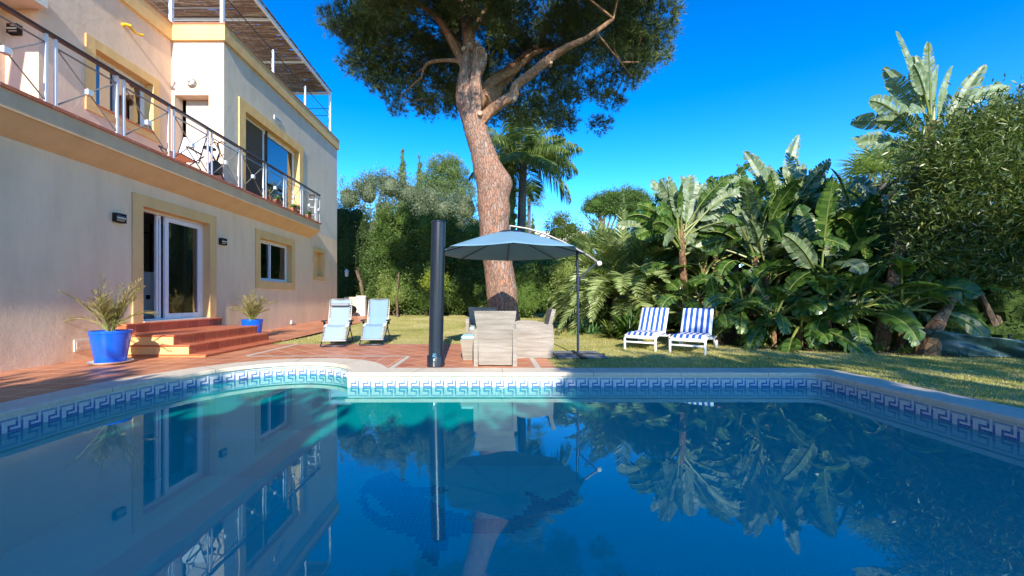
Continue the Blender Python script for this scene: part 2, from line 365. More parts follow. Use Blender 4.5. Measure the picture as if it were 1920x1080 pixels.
def off(parent):
    o = Vector((0, 0, 0))
    while parent is not None: o += Vector(parent.location); parent = parent.parent
    return o
def mkobj(name, v, f, mats, parent=None, midx=None, local=False, smooth=False):
    me = bpy.data.meshes.new(name)
    if parent is not None and not local:
        o = off(parent); v = [(p[0] - o.x, p[1] - o.y, p[2] - o.z) for p in v]
    me.from_pydata(v, [], f)
    mats = mats if isinstance(mats, (list, tuple)) else [mats]
    for m in mats: me.materials.append(m)
    if midx is not None and len(mats) > 1: me.polygons.foreach_set('material_index', midx)
    if smooth:
        try: me.shade_auto_smooth(angle=R(40))
        except Exception: me.polygons.foreach_set('use_smooth', [True] * len(me.polygons))
    if smooth: smooth_angle(me)
    me.update(); ob = bpy.data.objects.new(name, me); COL.objects.link(ob); ob.parent = parent; return ob
def smooth_angle(me):
    me.polygons.foreach_set('use_smooth', [True] * len(me.polygons))
    try: me.set_sharp_from_angle(angle=R(42))
    except Exception: pass
def npmesh(name, V, mats, parent=None, midx=None, k=4, local=False):
    """V: (n,k,3) separate polygons"""
    n = len(V); V = V.reshape(-1, 3).astype(np.float32)
    if parent is not None and not local:
        o = off(parent); V = V - np.array(o, dtype=np.float32)
    me = bpy.data.meshes.new(name); me.vertices.add(n * k); me.vertices.foreach_set('co', V.ravel())
    me.loops.add(n * k); me.loops.foreach_set('vertex_index', np.arange(n * k, dtype=np.int32))
    me.polygons.add(n); me.polygons.foreach_set('loop_start', np.arange(0, n * k, k, dtype=np.int32))
    me.polygons.foreach_set('loop_total', np.full(n, k, dtype=np.int32))
    mats = mats if isinstance(mats, (list, tuple)) else [mats]
    for m in mats: me.materials.append(m)
    if midx is not None: me.polygons.foreach_set('material_index', np.asarray(midx, dtype=np.int32))
    me.update(calc_edges=True); ob = bpy.data.objects.new(name, me); COL.objects.link(ob); ob.parent = parent; return ob
def tag(o, label=None, cat=None, group=None, kind=None):
    if label: o['label'] = label
    if cat: o['category'] = cat
    if group: o['group'] = group
    if kind: o['kind'] = kind
    return o
def thing(name, label, cat, loc=(0, 0, 0), rz=0, group=None):
    o = bpy.data.objects.new(name, None); COL.objects.link(o); o.location = loc; o.rotation_euler = (0, 0, rz)
    o.empty_display_size = .2; return tag(o, label, cat, group)
def children(o): return [c for c in bpy.data.objects if c.parent == o]
def copy_tree(o, parent=None):
    c = o.copy(); COL.objects.link(c); c.parent = parent
    for ch in children(o): copy_tree(ch, c)
    return c
def unit(a): return a / np.maximum(np.linalg.norm(a, axis=-1, keepdims=True), 1e-9)
def px(x, Y): return (x - 925) * Y / 745
def pz(y, Y): return EYE + (561 - y) * Y / 745
def GZ(x, y): return .03 * max(0, min(y, 24) - 12) + .06 * max(0, y - 24)
def leaves(C, D, L, W, up=None):
    """diamond leaves: centres C, direction D, length L, width W"""
    n = len(C); D = unit(D); r = NR.normal(size=(n, 3)); S = unit(np.cross(D, r))
    L = np.broadcast_to(np.asarray(L).reshape(-1, 1), (n, 1)); W = np.broadcast_to(np.asarray(W).reshape(-1, 1), (n, 1))
    return np.stack([C - D * L * .5, C + S * W * .5, C + D * L * .5, C - S * W * .5], 1)
# ---------------------------------------------------------------- pool and ground
def catmull(P, sub):
    out = []
    for i in range(len(P) - 1):
        p0, p1, p2, p3 = P[max(i - 1, 0)], P[i], P[i + 1], P[min(i + 2, len(P) - 1)]
        for k in range(sub):
            t = k / sub
            out.append(tuple(.5 * (2 * b + (c - a) * t + (2 * a - 5 * b + 4 * c - d) * t * t + (-a + 3 * b - 3 * c + d) * t ** 3) for a, b, c, d in zip(p0, p1, p2, p3)))
    out.append(P[-1]); return out
NEAR = .95
arc = [(-4.46, NEAR, -4.90, NEAR), (-4.48, 1.9, -4.93, 1.9), (-4.5, 3.0, -4.95, 3.0), (-4.52, 4.2, -4.97, 4.2), (-4.47, 4.9, -4.92, 5.0), (-4.3, 5.5, -4.74, 5.68), (-4.0, 6.05, -4.37, 6.4),
       (-3.6, 6.42, -3.86, 6.86), (-3.1, 6.57, -3.14, 7.06), (-2.65, 6.47, -2.52, 6.98), (-2.35, 6.27, -2.1, 6.74), (-2.17, 6.0, -1.8, 6.4)]
arc = catmull(arc, 6)
cor = [(4.60 - .2 + .2 * math.sin(a), 5.63 - .2 + .2 * math.cos(a), 5.07 - .3 + .3 * math.sin(a), 6.06 - .3 + .3 * math.cos(a)) for a in [PI / 2 * k / 6 for k in range(7)]]
path = arc + [(-2.1, 5.63, -1.62, 6.06), (-1.0, 5.63, -1.0, 6.06), (.6, 5.63, .6, 6.06), (2.1, 5.63, 2.1, 6.06), (3.5, 5.63, 3.5, 6.06)] + cor + [(4.6, 3.8, 5.07, 3.8), (4.6, 2.2, 5.07, 2.2), (4.6, NEAR, 5.07, NEAR)]
INN = [Vector((a, b, 0)) for a, b, c, d in path]; OUT = [Vector((c, d, 0)) for a, b, c, d in path]
def shift_path(d): return [p + (q - p).normalized() * d for p, q in zip(INN, OUT)]
ZW = -.2035; ZF = -1.32
CT = .008
# coping
cp = MB(); n = len(INN)
for (a, b, c, d) in zip(INN[:-1], INN[1:], OUT[:-1], OUT[1:]):
    def P(p, z): return (p.x, p.y, z)
    ia = a + (c - a).normalized() * .012; ib = b + (d - b).normalized() * .012
    wa = a + (c - a).normalized() * .03; wb = b + (d - b).normalized() * .03
    cp.quad(P(ia, CT), P(ib, CT), P(d, CT - .004), P(c, CT - .004))
    cp.quad(P(a, CT - .012), P(b, CT - .012), P(ib, CT), P(ia, CT))
    cp.quad(P(a, -.044), P(b, -.044), P(b, CT - .012), P(a, CT - .012))
    cp.quad(P(wa + (c - a).normalized() * .05, -.05), P(wb + (d - b).normalized() * .05, -.05), P(b, -.044), P(a, -.044))
    cp.quad(P(c, CT - .004), P(d, CT - .004), P(d, -.08), P(c, -.08))
cp.quad((-4.90, .5, CT), (-4.90, NEAR, CT), (5.07, NEAR, CT), (5.07, .5, CT)); cp.quad((-4.9, NEAR, CT), (-4.9, NEAR, -.05), (5.07, NEAR, -.05), (5.07, NEAR, CT))
cp.quad((-4.90, NEAR, -.05), (-4.90, .8, -.05), (5.07, .8, -.05), (5.07, NEAR, -.05))
pool = thing('swimming_pool', 'swimming pool with curved end and blue Greek key mosaic band', 'pool', (0, 5, 0))
cpo = cp.build('coping', M['coping'], pool, smooth=True)
# coping joints
jn = []
class JB:
    def quad(s, *a): jn.append(a)
jb = JB()
def joint(i, j=None):
    a, b = INN[i], OUT[i]; dr = (b - a).normalized(); s = Vector((-dr.y, dr.x, 0)) * .003
    a2 = a - dr * .0015
    jb.quad(a2 - s + Vector((0, 0, CT + .003)), a2 + s + Vector((0, 0, CT + .003)), b + s + Vector((0, 0, CT + .001)), b - s + Vector((0, 0, CT + .001)))
    jb.quad(a2 - s + Vector((0, 0, -.044)), a2 + s + Vector((0, 0, -.044)), a2 + s + Vector((0, 0, CT + .003)), a2 - s + Vector((0, 0, CT + .003)))
for i in (10, 22, 34, 46, 57): joint(i)
for X in (-1.15, .13, 1.42, 2.66, 3.9):
    k = X; jb.quad((k - .003, 5.6285, CT + .003), (k + .003, 5.6285, CT + .003), (k + .25 * 0 + .003 + .12 * (k < 0) - .0, 6.06, CT + .001), (k - .003 + .12 * (k < 0), 6.06, CT + .001))
    jb.quad((k - .003, 5.6285, -.044), (k + .003, 5.6285, -.044), (k + .003, 5.6285, CT + .003), (k - .003, 5.6285, CT + .003))
for Y in (4.6, 3.3, 2.1):
    jb.quad((4.5985, Y - .003, CT + .003), (4.5985, Y + .003, CT + .003), (5.07, Y + .003, CT + .001), (5.07, Y - .003, CT + .001))
for k_ in range(0, len(jn) - 1, 2 if False else 1):
    pass
for a_ in jn: MB().quad(*a_).build('coping_joint', M['joint'], cpo)
# pool shell
W1 = shift_path(.035); sh = MB()
for a, b in zip(W1[:-1], W1[1:]): sh.quad((a.x, a.y, ZF), (b.x, b.y, ZF), (b.x, b.y, -.04), (a.x, a.y, -.04))
sh.quad((W1[-1].x, NEAR, ZF), (W1[0].x, NEAR, ZF), (W1[0].x, NEAR, -.04), (W1[-1].x, NEAR, -.04))
sh.build('pool_wall', M['poolwall'], pool)
def fillpoly(pts, z, name, mat, parent, hole=None, **k):
    loops = [[Vector((p[0], p[1], 0)) for p in pts]]
    if hole: loops.append([Vector((p[0], p[1], 0)) for p in hole])
    tri = geometry.tessellate_polygon(loops); allp = sum(loops, [])
    tri = [t_ if (allp[t_[1]] - allp[t_[0]]).cross(allp[t_[2]] - allp[t_[0]]).z > 0 else (t_[0], t_[2], t_[1]) for t_ in tri]
    return mkobj(name, [(p.x, p.y, z) for p in allp], tri, mat, parent)
fillpoly([(p.x, p.y) for p in W1], ZF, 'pool_floor', M['poolfloor'], pool)
# underwater steps in the curved end
st = MB()
for r, z0, z1 in ((1.2, ZF + .004, -.80), (.85, -.80, -.45)):
    ring = [(-3.1 + math.cos(a) * r, 5.75 + (math.sin(a)) * r * .2 - .55 + (1.62 - r) * .75) for a in [PI + PI * k / 20 for k in range(21)]]
    pts = [(max(-4.5, min(-1.9, x)), y) for x, y in ring]
    top = [(x, y, z1) for x, y in pts]; bot = [(x, y, z0) for x, y in pts]
    for i in range(len(pts) - 1): st.quad(bot[i], bot[i + 1], top[i + 1], top[i])
    st.add(top + [(pts[-1][0], 6.62, z1), (pts[0][0], 6.62, z1)], [tuple(range(len(top) + 2))])
st.build('pool_step', M['poolwall'], pool)
# mosaic band: one small tile per quad
KEY = {}
for c_ in range(8):
    for r_ in range(7): KEY[(c_, r_)] = 0
for r_ in range(1, 7): KEY[(7, r_)] = 1
for c_ in range(2, 8): KEY[(c_, 6)] = 1
for c_ in range(0, 6): KEY[(c_, 1)] = 2
for r_ in range(1, 5): KEY[(5, r_)] = 1
for c_ in range(2, 6): KEY[(c_, 4)] = 1
for r_ in range(4, 7): KEY[(2, r_)] = 1
KEY[(5, 1)] = 2; KEY[(7, 1)] = 2; KEY[(5, 2)] = 2; KEY[(7, 2)] = 2
W2 = shift_path(.032); TS = .0215
cum = [0]
for a, b in zip(W2[:-1], W2[1:]): cum.append(cum[-1] + (b - a).length)
def at_len(s_):
    import bisect
    i = min(max(bisect.bisect_right(cum, s_) - 1, 0), len(W2) - 2); f = (s_ - cum[i]) / max(1e-6, cum[i + 1] - cum[i]); return W2[i].lerp(W2[i + 1], min(1, f))
quads = []; mi = []
i0 = [k for k, p in enumerate(path) if p[0] == -2.1][0]; s0 = cum[i0]
ncol = int(cum[-1] / TS); ph = int(s0 / TS)
for cidx in range(ncol):
    sa = s0 + (cidx - ph) * TS + .001; sb = sa + TS - .002
    if sa < 0 or sb > cum[-1]: continue
    a = at_len(sa); b = at_len(sb)
    for r_ in range(9):
        z1 = -.052 - r_ * TS - .001; z0 = z1 - TS + .002
        quads.append([(a.x, a.y, z0), (b.x, b.y, z0), (b.x, b.y, z1), (a.x, a.y, z1)])
        mi.append(KEY.get(((cidx - ph) % 8, r_), 0) if r_ < 7 else 0)
npmesh('mosaic_band', np.array(quads), [M['m_white'], M['m_blue'], M['m_mid']], pool, mi)
gb = MB(); W3 = shift_path(.0335)
for a, b in zip(W3[:-1], W3[1:]): gb.quad((a.x, a.y, -.26), (b.x, b.y, -.26), (b.x, b.y, -.045), (a.x, a.y, -.045))
gb.build('grout_band', M['grout'], pool)
# pool light / inlet
il = MB(); il.lathe([(.105, 0), (.105, -.012), (.08, -.03), (.07, -.03), (.068, -.012)], (.12, 5.63, -.30), 28, 0, 'y'); il.lathe([(.062, -.02), (.02, -.034)], (.12, 5.63, -.30), 20, 1, 'y')
il.build('pool_inlet', [M['pvc'], M['grey_metal']], pool, smooth=True)
# dolphin mosaic on the floor
dol = [(-.36 + (x_ + .36) * .87, 4.45 + (y_ - 4.45) * .98) for x_, y_ in [(-1.80, 5.30), (-1.62, 5.44), (-1.35, 5.22), (-1.18, 5.02), (-.98, 4.98), (-.80, 5.03), (-.62, 4.90), (-.80, 4.78), (-.98, 4.76), (-.80, 4.60), (-.55, 4.42), (-.20, 4.28), (.15, 4.24), (.40, 4.34), (.52, 4.62), (.46, 4.95), (.62, 4.74), (.78, 4.66), (1.02, 4.82), (1.22, 4.98), (1.10, 4.66), (.88, 4.44), (.66, 4.30), (.50, 4.12), (.22, 3.98), (-.20, 3.96), (-.50, 3.94), (-.52, 3.62), (-.58, 3.46), (-.72, 3.62), (-.90, 3.92), (-1.15, 4.02), (-1.42, 4.14), (-1.62, 4.36), (-1.78, 4.62), (-1.86, 4.9), (-1.90, 5.1)]]
def inside(x, y, P):
    r = False
    for i in range(len(P)):
        (x1, y1), (x2, y2) = P[i - 1], P[i]
        if (y1 > y) != (y2 > y) and x < (x2 - x1) * (y - y1) / (y2 - y1) + x1: r = not r
    return r
q = []; g_ = .055
for i in range(-41, 29):
    for j in range(56, 107):
        x, y = i * g_, j * g_
        if inside(x, y, dol) and not inside(x, y, [(-1.62, 4.86), (-1.4, 4.66), (-1.2, 4.42), (-1.1, 4.30), (-1.3, 4.34), (-1.5, 4.6)]):
            q.append([(x, y, ZF + .004), (x + g_ - .0004, y, ZF + .004), (x + g_ - .0004, y + g_ - .0004, ZF + .004), (x, y + g_ - .0004, ZF + .004)])
npmesh('dolphin_mosaic', np.array(q), M['m_dolphin'], pool)
# water
W4 = shift_path(.06); loop = [(p.x, p.y) for p in W4] + [(4.66, NEAR - .03), (-4.52, NEAR - .03)]
tri = geometry.tessellate_polygon([[Vector((x, y, 0)) for x, y in loop]]); N = len(loop)
tri = [t_ if (Vector((*loop[t_[1]], 0)) - Vector((*loop[t_[0]], 0))).cross(Vector((*loop[t_[2]], 0)) - Vector((*loop[t_[0]], 0))).z > 0 else (t_[0], t_[2], t_[1]) for t_ in tri]
vs = [(x, y, ZW) for x, y in loop] + [(x, y, ZF - .1) for x, y in loop]
area = sum(loop[i - 1][0] * loop[i][1] - loop[i][0] * loop[i - 1][1] for i in range(N))
fs = list(tri) + [tuple(N + k for k in (t_[0], t_[2], t_[1])) for t_ in tri]
for i in range(N):
    j = (i + 1) % N; fs.append((i, i + N, j + N, j) if area > 0 else (i, j, j + N, i + N))
wt = mkobj('pool_water', vs, fs, M['water']); tag(wt, kind='structure')

# terrace, lawn, soil
MID = shift_path(.2); ml = [(p.x, p.y) for p in MID]
iL = [k for k, p in enumerate(path) if p[0] == -2.1][0]
tr_poly = [(-7.15, -4), (-7.15, 9.3), (.95, 9.3), (.95, 5.83)] + [p for p in reversed(ml[:iL + 2])] + [(-4.66, .6), (5.3, .6), (5.3, -4)]
TE = fillpoly(tr_poly, 0, 'terrace', M['tile0'], None); tag(TE, kind='structure')
pt_ = fillpoly([(-7.15, 9.3), (-5.2, 9.3), (-5.3, 14), (-5.2, 24), (-7.15, 24)], 0, 'garden_path', M['tile0'], None); tag(pt_, kind='structure')
for v_ in pt_.data.vertices: v_.co.z = GZ(v_.co.x, v_.co.y) + .012
s_ = MB()
def strip(x0, y0, x1, y1, w_=.085, z=.004):
    d = Vector((x1 - x0, y1 - y0, 0)).normalized(); s2 = Vector((-d.y, d.x, 0)) * w_ / 2
    a = Vector((x0, y0, z)); b = Vector((x1, y1, z)); s_.quad(a - s2, b - s2, b + s2, a + s2)
strip(-4.55, 7.3, -1.55, 7.3); strip(-4.55, 7.345, -4.55, 9.25); strip(-1.55, 6.06, -1.55, 7.255)
strip(-4.5, 9.27, .9, 9.27, .06); strip(.68, 6.04, .68, 9.23)
tag(s_.build('paving_strip', M['strip']), kind='structure')
dp = MB(); Z = .0025
dp.quad((-4.5, 7.345, Z), (.635, 7.345, Z), (.635, 9.235, Z), (-4.5, 9.235, Z)); dp.quad((-1.5, 6.0, Z), (.635, 6.0, Z), (.635, 7.345, Z), (-1.5, 7.345, Z))
tag(dp.build('diagonal_paving', M['tile45']), kind='structure')
# lawn
lw = MB()
def patch(x0, x1, y0, y1, nx, ny, dz=-.006):
    vs = []; fs = []
    for j in range(ny + 1):
        for i in range(nx + 1):
            x = x0 + (x1 - x0) * i / nx; y = y0 + (y1 - y0) * j / ny
            vs.append((x, y, GZ(x, y) + dz + .02 * mnoise.noise(Vector((x * .5, y * .5, 0))) * (y > 10)))
    for j in range(ny):
        for i in range(nx): a = j * (nx + 1) + i; fs.append((a, a + 1, a + nx + 2, a + nx + 1))
    lw.add(vs, fs)
patch(.95, 30, 5.9, 9.3, 4, 2); patch(4.9, 30, -4, 5.9, 3, 2)
patch(-40, 60, 9.3, 24, 40, 20); patch(-300, -40, 9.3, 24, 4, 20); patch(60, 300, 9.3, 24, 4, 20)
patch(-300, 300, 24, 90, 20, 8); patch(-300, -7.15, -60, 9.3, 3, 2); patch(30, 300, -60, 9.3, 3, 2); patch(-7.15, 30, -60, -4, 3, 2)
tag(lw.build('lawn', M['lawn']), kind='structure')
far = MB(); far.quad((-900, 90, 4.2), (900, 90, 4.2), (900, 900, 4.0), (-900, 900, 4.0)); far.quad((-900, -900, -.02), (900, -900, -.02), (900, -60, -.02), (-900, -60, -.02))
tag(far.build('far_ground', M['lawn']), kind='structure')
# grass blades (stuff)
nb = 170000
yy = 5.95 + 13 * NR.random(nb) ** 1.9; xx = NR.uniform(-5.2, 14, nb)
ok = ((xx > 1.0) & (yy > 6.1)) | (yy > 9.4) | ((xx > 5.1) & (yy > 3)); ok &= (np.abs(xx) < yy * 1.45 + .5)
xx = xx[ok]; yy = yy[ok]
x2 = NR.uniform(5.1, 9.5, 22000); y2 = NR.uniform(2.6, 6.3, 22000); xx = np.concatenate([xx, x2]); yy = np.concatenate([yy, y2])
zz = .03 * np.maximum(0, yy - 12); n_ = len(xx); ang = NR.uniform(0, 2 * PI, n_); h = NR.uniform(.012, .034, n_); hw = NR.uniform(.003, .007, n_)
lean = NR.normal(0, .012, (n_, 2)); b0 = np.stack([xx - np.cos(ang) * hw, yy - np.sin(ang) * hw, zz - .006], 1); b1 = np.stack([xx + np.cos(ang) * hw, yy + np.sin(ang) * hw, zz - .006], 1)
tp = np.stack([xx + lean[:, 0], yy + lean[:, 1], zz + h], 1)
tag(npmesh('grass', np.stack([b0, b1, tp], 1), M['blade'], None, None, 3), 'short mown grass blades of the garden lawn', 'grass', None, 'stuff')
# planting bed
bed = [(3.9, 15.6), (4.6, 12), (4.95, 10.1), (5.6, 8.7), (6.2, 8.1), (7.4, 7.55), (8.4, 7.2), (12, 6.6), (20, 6.4), (20, 16), (4, 17)]
tag(fillpoly(bed, .012, 'planting_bed_soil', M['mulch'], None), kind='structure')

# ---------------------------------------------------------------- house
FX = -7.1; RX = -8.48; BX = -6.71; YC = 10.47; YE = 18.05
H = thing('villa', 'cream two storey villa with ochre trim, long balcony and roof pergola', 'house', (FX, 10, 0))
def wallx(mb, X, y0, y1, z0, z1, holes, m=0):
    ys = sorted({y0, y1, *[h_[0] for h_ in holes], *[h_[1] for h_ in holes]}); zs = sorted({z0, z1, *[h_[2] for h_ in holes], *[h_[3] for h_ in holes]})
    for a, b in zip(ys[:-1], ys[1:]):
        for c, d in zip(zs[:-1], zs[1:]):
            ym, zm = (a + b) / 2, (c + d) / 2
            if any(h_[0] < ym < h_[1] and h_[2] < zm < h_[3] for h_ in holes): continue
            mb.quad((X, a, c), (X, b, c), (X, b, d), (X, a, d), m)
door = (8.03, 9.92, .58, 2.93); win = (12.08, 13.95, 1.62, 2.92); niche = (15.78, 16.55, 1.98, 2.96)
slid = (11.35, 14.5, 4.0, 6.42); wup = (8.45, 9.88, 5.2, 6.38)
lowm = MB(); wallx(lowm, FX, -1.2, YE, -.05, 3.72, [door, win, niche]); 
lowm.quad((FX, YE, -.05), (-16, YE, -.05), (-16, YE, 8.2), (FX, YE, 8.2)); lowm.quad((-16, -1.2, -.05), (FX, -1.2, -.05), (FX, -1.2, 3.72), (-16, -1.2, 3.72))
lowm.build('lower_wall', M['wall_low_bounce'], H)
u2 = MB(); wallx(u2, FX, YC, YE, 3.72, 7.9, [slid]); u2.build('upper_end_wall', M['wall_dimlit'], H)
up = MB(); wallx(up, RX, 7.41, YC, 4.0, 7.9, [wup])
# wall facing the pool side, with doorway recess
dz = 6.43; dx0, dx1 = -8.40, -7.50
up.quad((dx1, YC, 4.0), (FX, YC, 4.0), (FX, YC, 7.9), (dx1, YC, 7.9)); up.quad((dx0, YC, dz), (dx1, YC, dz), (dx1, YC, 7.9), (dx0, YC, 7.9)); up.quad((RX, YC, 4.0), (dx0, YC, 4.0), (dx0, YC, 7.9), (RX, YC, 7.9))
up.quad((RX - .62, 7.41, 4.0), (RX, 7.41, 4.0), (RX, 7.41, 7.9), (RX - .62, 7.41, 7.9)); wallx(up, RX - .62, -1, 7.41, 4.0, 7.9, [])
up.build('upper_wall', M['wall'], H)
rf = MB(); rf.box(-16, RX + .02, 7.3, YE - .02, 7.86, 7.99); rf.box(RX + .02, FX - .02, YC + .05, YE - .02, 7.86, 7.99); rf.box(-16, RX - .4, -1, 7.3, 7.7, 7.9)
rf.build('roof', M['white_pl'], H)
# porch canopy slab above the near end of the balcony
ps = MB(); ps.box(-9.6, -8.30, 5.9, 7.405, 6.46, 6.75); ps.build('porch_slab', M['white_pl'], H)
# roof band
bd = MB(); z0, z1, q_ = 7.84, 8.25, .07
bd.box(FX - .1, FX + q_, YC - q_, YE + q_, z0, z1); bd.box(RX + q_, FX - .1, YC - q_, YC + .1, z0, z1); bd.box(RX - .1, RX + q_, -1, YC + .1, z0, z1)
bd.box(FX - .12, FX + q_ + .02, YC - q_ - .02, YE + q_ + .02, z1, z1 + .03, 1); bd.box(RX + q_ + .02, FX - .12, YC - q_ - .02, YC + .12, z1, z1 + .03, 1); bd.box(RX - .12, RX + q_ + .02, -1, YC + .12, z1, z1 + .03, 1)
bd.build('parapet', [M['yellow'], M['terracotta_pot']], H)
# balcony
bl = MB(); BE = 15.4; B0 = -1.2
prof = [(BX, 3.95), (BX, 3.70), (BX - .02, 3.67), (BX - .14, 3.58), (BX - .27, 3.48), (FX - .01, 3.40)]
vs = [(x, y, z) for y in (B0, BE) for x, z in prof] ; np_ = len(prof)
bl.add(vs, [(i, i + np_, i + 1 + np_, i + 1) for i in range(np_ - 1)], [0] + [1] * (np_ - 2))
bl.add([(x, BE, z) for x, z in prof] + [(FX - .01, BE, 3.95)], [tuple(range(np_ + 1))], 0)
bl.box(BX - .0, BX + .012, B0, BE + .012, 3.675, 3.70, 1)
bal = bl.build('balcony', [M['grey_band'], M['soffit']], H)
fl = MB(); fl.box(-16, FX - .02, B0, YC - .003, 3.955, 3.997); fl.box(FX - .02, BX + .035, B0, BE + .035, 3.95, 4.0); fl.build('floor_tile', M['step'], bal)
# railing
RZ = 5.06
rl = MB(); rl.box(BX - .035, BX + .035, 0, 15.36, RZ - .025, RZ + .025); rl.box(FX, BX - .035, 15.29, 15.36, RZ - .025, RZ + .025)
rail = rl.build('balcony_railing', M['handrail'], H)
def post(y, x=BX): MB().box(x - .017, x + .017, y - .017, y + .017, 4.0, RZ - .026).build('post', M['white'], rail)
ks = list(range(-4, 9)); P_ = 1.125
for k in ks:
    y = 5.96 + P_ * k
    if 0 < y < 15.0: post(y); 
    if 0 < y + .13 < 15.2: post(y + .13)
post(15.33)
def panel(y0, y1, X=BX):
    b = MB(); zt, zb = 4.90, 4.04; ym, zm = (y0 + y1) / 2, (zt + zb) / 2
    b.box(X - .01, X + .01, y0, y1, zt - .01, zt + .01)
    for (ya, za) in ((y0, zt - .012), (y1, zt - .012), (y0, zb), (y1, zb)):
        sy = -1 if ya < ym else 1; sz = 1 if za > zm else -1
        b.tube([(X, ya, za), (X, ym + sy * .045, zm + sz * .045)], .011, 6)
    b.box(X - .04, X + .04, ym - .045, ym + .045, zm - .045, zm + .045, 1); b.build('brace_panel', [M['grey_metal'], M['white']], rail)
for k in ks:
    y = 5.96 + P_ * k + .13 + .024; y1 = 5.96 + P_ * (k + 1) - .024
    if y < -.2: continue
    panel(y, min(y1, 15.30))
for z in (4.3, 4.6, 4.9): MB().box(FX, BX - .024, 15.32, 15.34, z - .008, z + .008).build('side_bar', M['white'], rail)
# openings
def opening(kind, X, o, depth, frame_w, parent, rev=None, room=None, floorz=None):
    y0, y1, z0, z1 = o; xi = X - depth
    b = MB(); b.quad((X, y1, z0), (xi, y1, z0), (xi, y1, z1), (X, y1, z1)); b.quad((X, y0, z0), (X, y0, z1), (xi, y0, z1), (xi, y0, z0))
    b.quad((X, y0, z1), (X, y1, z1), (xi, y1, z1), (xi, y0, z1)); b.quad((X, y0, z0), (xi, y0, z0), (xi, y1, z0), (X, y1, z0))
    rv = b.build('reveal', rev or M['yellow'], parent)
    return xi
def surround(o, X, w_, parent, bottom=True, name='surround', t_=.03):
    y0, y1, z0, z1 = o; b = MB(); zb = z0 - (w_ if bottom else 0)
    b.box(X, X + t_, y0 - w_, y0, zb, z1 + w_); b.box(X, X + t_, y1, y1 + w_, zb, z1 + w_); b.box(X, X + t_ - .001, y0, y1, z1, z1 + w_)
    if bottom: b.box(X, X + t_ - .001, y0, y1, zb, z0)
    return b.build(name, M['yellow'], parent)
def leaf(parent, X, y0, y1, z0, z1, fw=.07, th=.05, name='sash', glass=True):
    b = MB(); b.box(X - th, X, y0, y0 + fw, z0, z1); b.box(X - th, X, y1 - fw, y1, z0, z1); b.box(X - th, X - .001, y0 + fw, y1 - fw, z1 - fw, z1); b.box(X - th, X - .001, y0 + fw, y1 - fw, z0, z0 + fw)
    s2 = b.build(name, M['pvc'], parent)
    if glass: g = MB(); g.quad((X - th / 2, y0 + fw, z0 + fw), (X - th / 2, y1 - fw, z0 + fw), (X - th / 2, y1 - fw, z1 - fw), (X - th / 2, y0 + fw, z1 - fw)); g.build('pane', M['glass'], s2)
    return s2
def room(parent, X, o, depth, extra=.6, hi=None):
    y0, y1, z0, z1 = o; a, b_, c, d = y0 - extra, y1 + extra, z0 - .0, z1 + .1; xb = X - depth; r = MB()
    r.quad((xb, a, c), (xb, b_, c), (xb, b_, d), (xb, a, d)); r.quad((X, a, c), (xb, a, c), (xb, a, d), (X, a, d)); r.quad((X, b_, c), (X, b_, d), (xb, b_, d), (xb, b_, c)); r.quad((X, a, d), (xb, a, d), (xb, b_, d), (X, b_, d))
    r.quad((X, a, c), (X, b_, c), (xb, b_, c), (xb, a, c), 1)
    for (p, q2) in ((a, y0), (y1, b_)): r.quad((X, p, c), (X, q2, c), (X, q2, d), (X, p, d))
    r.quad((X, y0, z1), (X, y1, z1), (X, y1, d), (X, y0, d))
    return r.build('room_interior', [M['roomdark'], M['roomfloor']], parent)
def holder(name): o = bpy.data.objects.new(name, None); COL.objects.link(o); o.parent = H; return o
# patio door
surround(door, FX, .23, H, False, 'door_surround')
xi = opening('d', FX, door, .16, 0, H)
dr = leaf(H, xi, door[0] + .0, door[1], door[2] + .002, door[3], .05, .09, 'patio_door', False)
leaf(dr, xi - .052, 8.62, 8.62 + .12, door[2] + .055, door[3] - .055, .045, .045, 'door_sash', False)
leaf(dr, xi - .004, 8.79, 9.87, door[2] + .05, door[3] - .055, .10, .045, 'door_sash')
MB().box(xi + .001, FX + .05, door[0] + .002, door[1] - .002, door[2] - .03, door[2] + .02).build('door_sill', M['white_pl'], dr)
ro = room(H, xi - .092, door, 2.6)
c2 = MB(); c2.box(xi - .75, xi - .70, 7.6, 9.35, .59, 1.68); c2.box(xi - .695, xi - .685, 9.1, 9.2, 1.05, 1.15, 1); c2.box(xi - .75, xi - .72, 9.25, 9.29, 1.68, 2.8, 1); c2.box(xi - .75, xi - .72, 7.6, 9.25, 2.55, 2.6, 1)
c2.build('kitchen_unit', [M['cabinet'], M['black']], ro)
c3 = MB(); 
for i in range(9): c3.tube([(xi - .22 + .03 * (i % 2), 9.62 + i * .03, .62), (xi - .22 + .03 * (i % 2), 9.62 + i * .03, 2.85)], .022, 6)
c3.build('curtain', M['curtain'], ro, smooth=True)
# lower window
surround(win, FX, .24, H, True, 'window_surround')
xi = opening('w', FX, win, .16, 0, H)
wf = leaf(H, xi, win[0], win[1], win[2], win[3], .05, .07, 'window', False); ym = (win[0] + win[1]) / 2 - .1
leaf(wf, xi - .04, win[0] + .05, ym + .04, win[2] + .05, win[3] - .05, .05, .03); leaf(wf, xi - .004, ym, win[1] - .05, win[2] + .05, win[3] - .05, .05, .03)
ro = room(H, xi - .072, win, 2.2); MB().lathe([(.02, .3), (.14, .22), (.17, 0), (.16, -.02)], (xi - .8, 13.3, 2.2), 16).build('pendant_lamp', M['curtain'], ro)
# blind niche
surround(niche, FX, .17, H, True, 'niche_surround'); xi = opening('n', FX, niche, .2, 0, H)
MB().quad((xi, niche[0], niche[2]), (xi, niche[1], niche[2]), (xi, niche[1], niche[3]), (xi, niche[0], niche[3])).build('niche_back', M['yellow'], H)
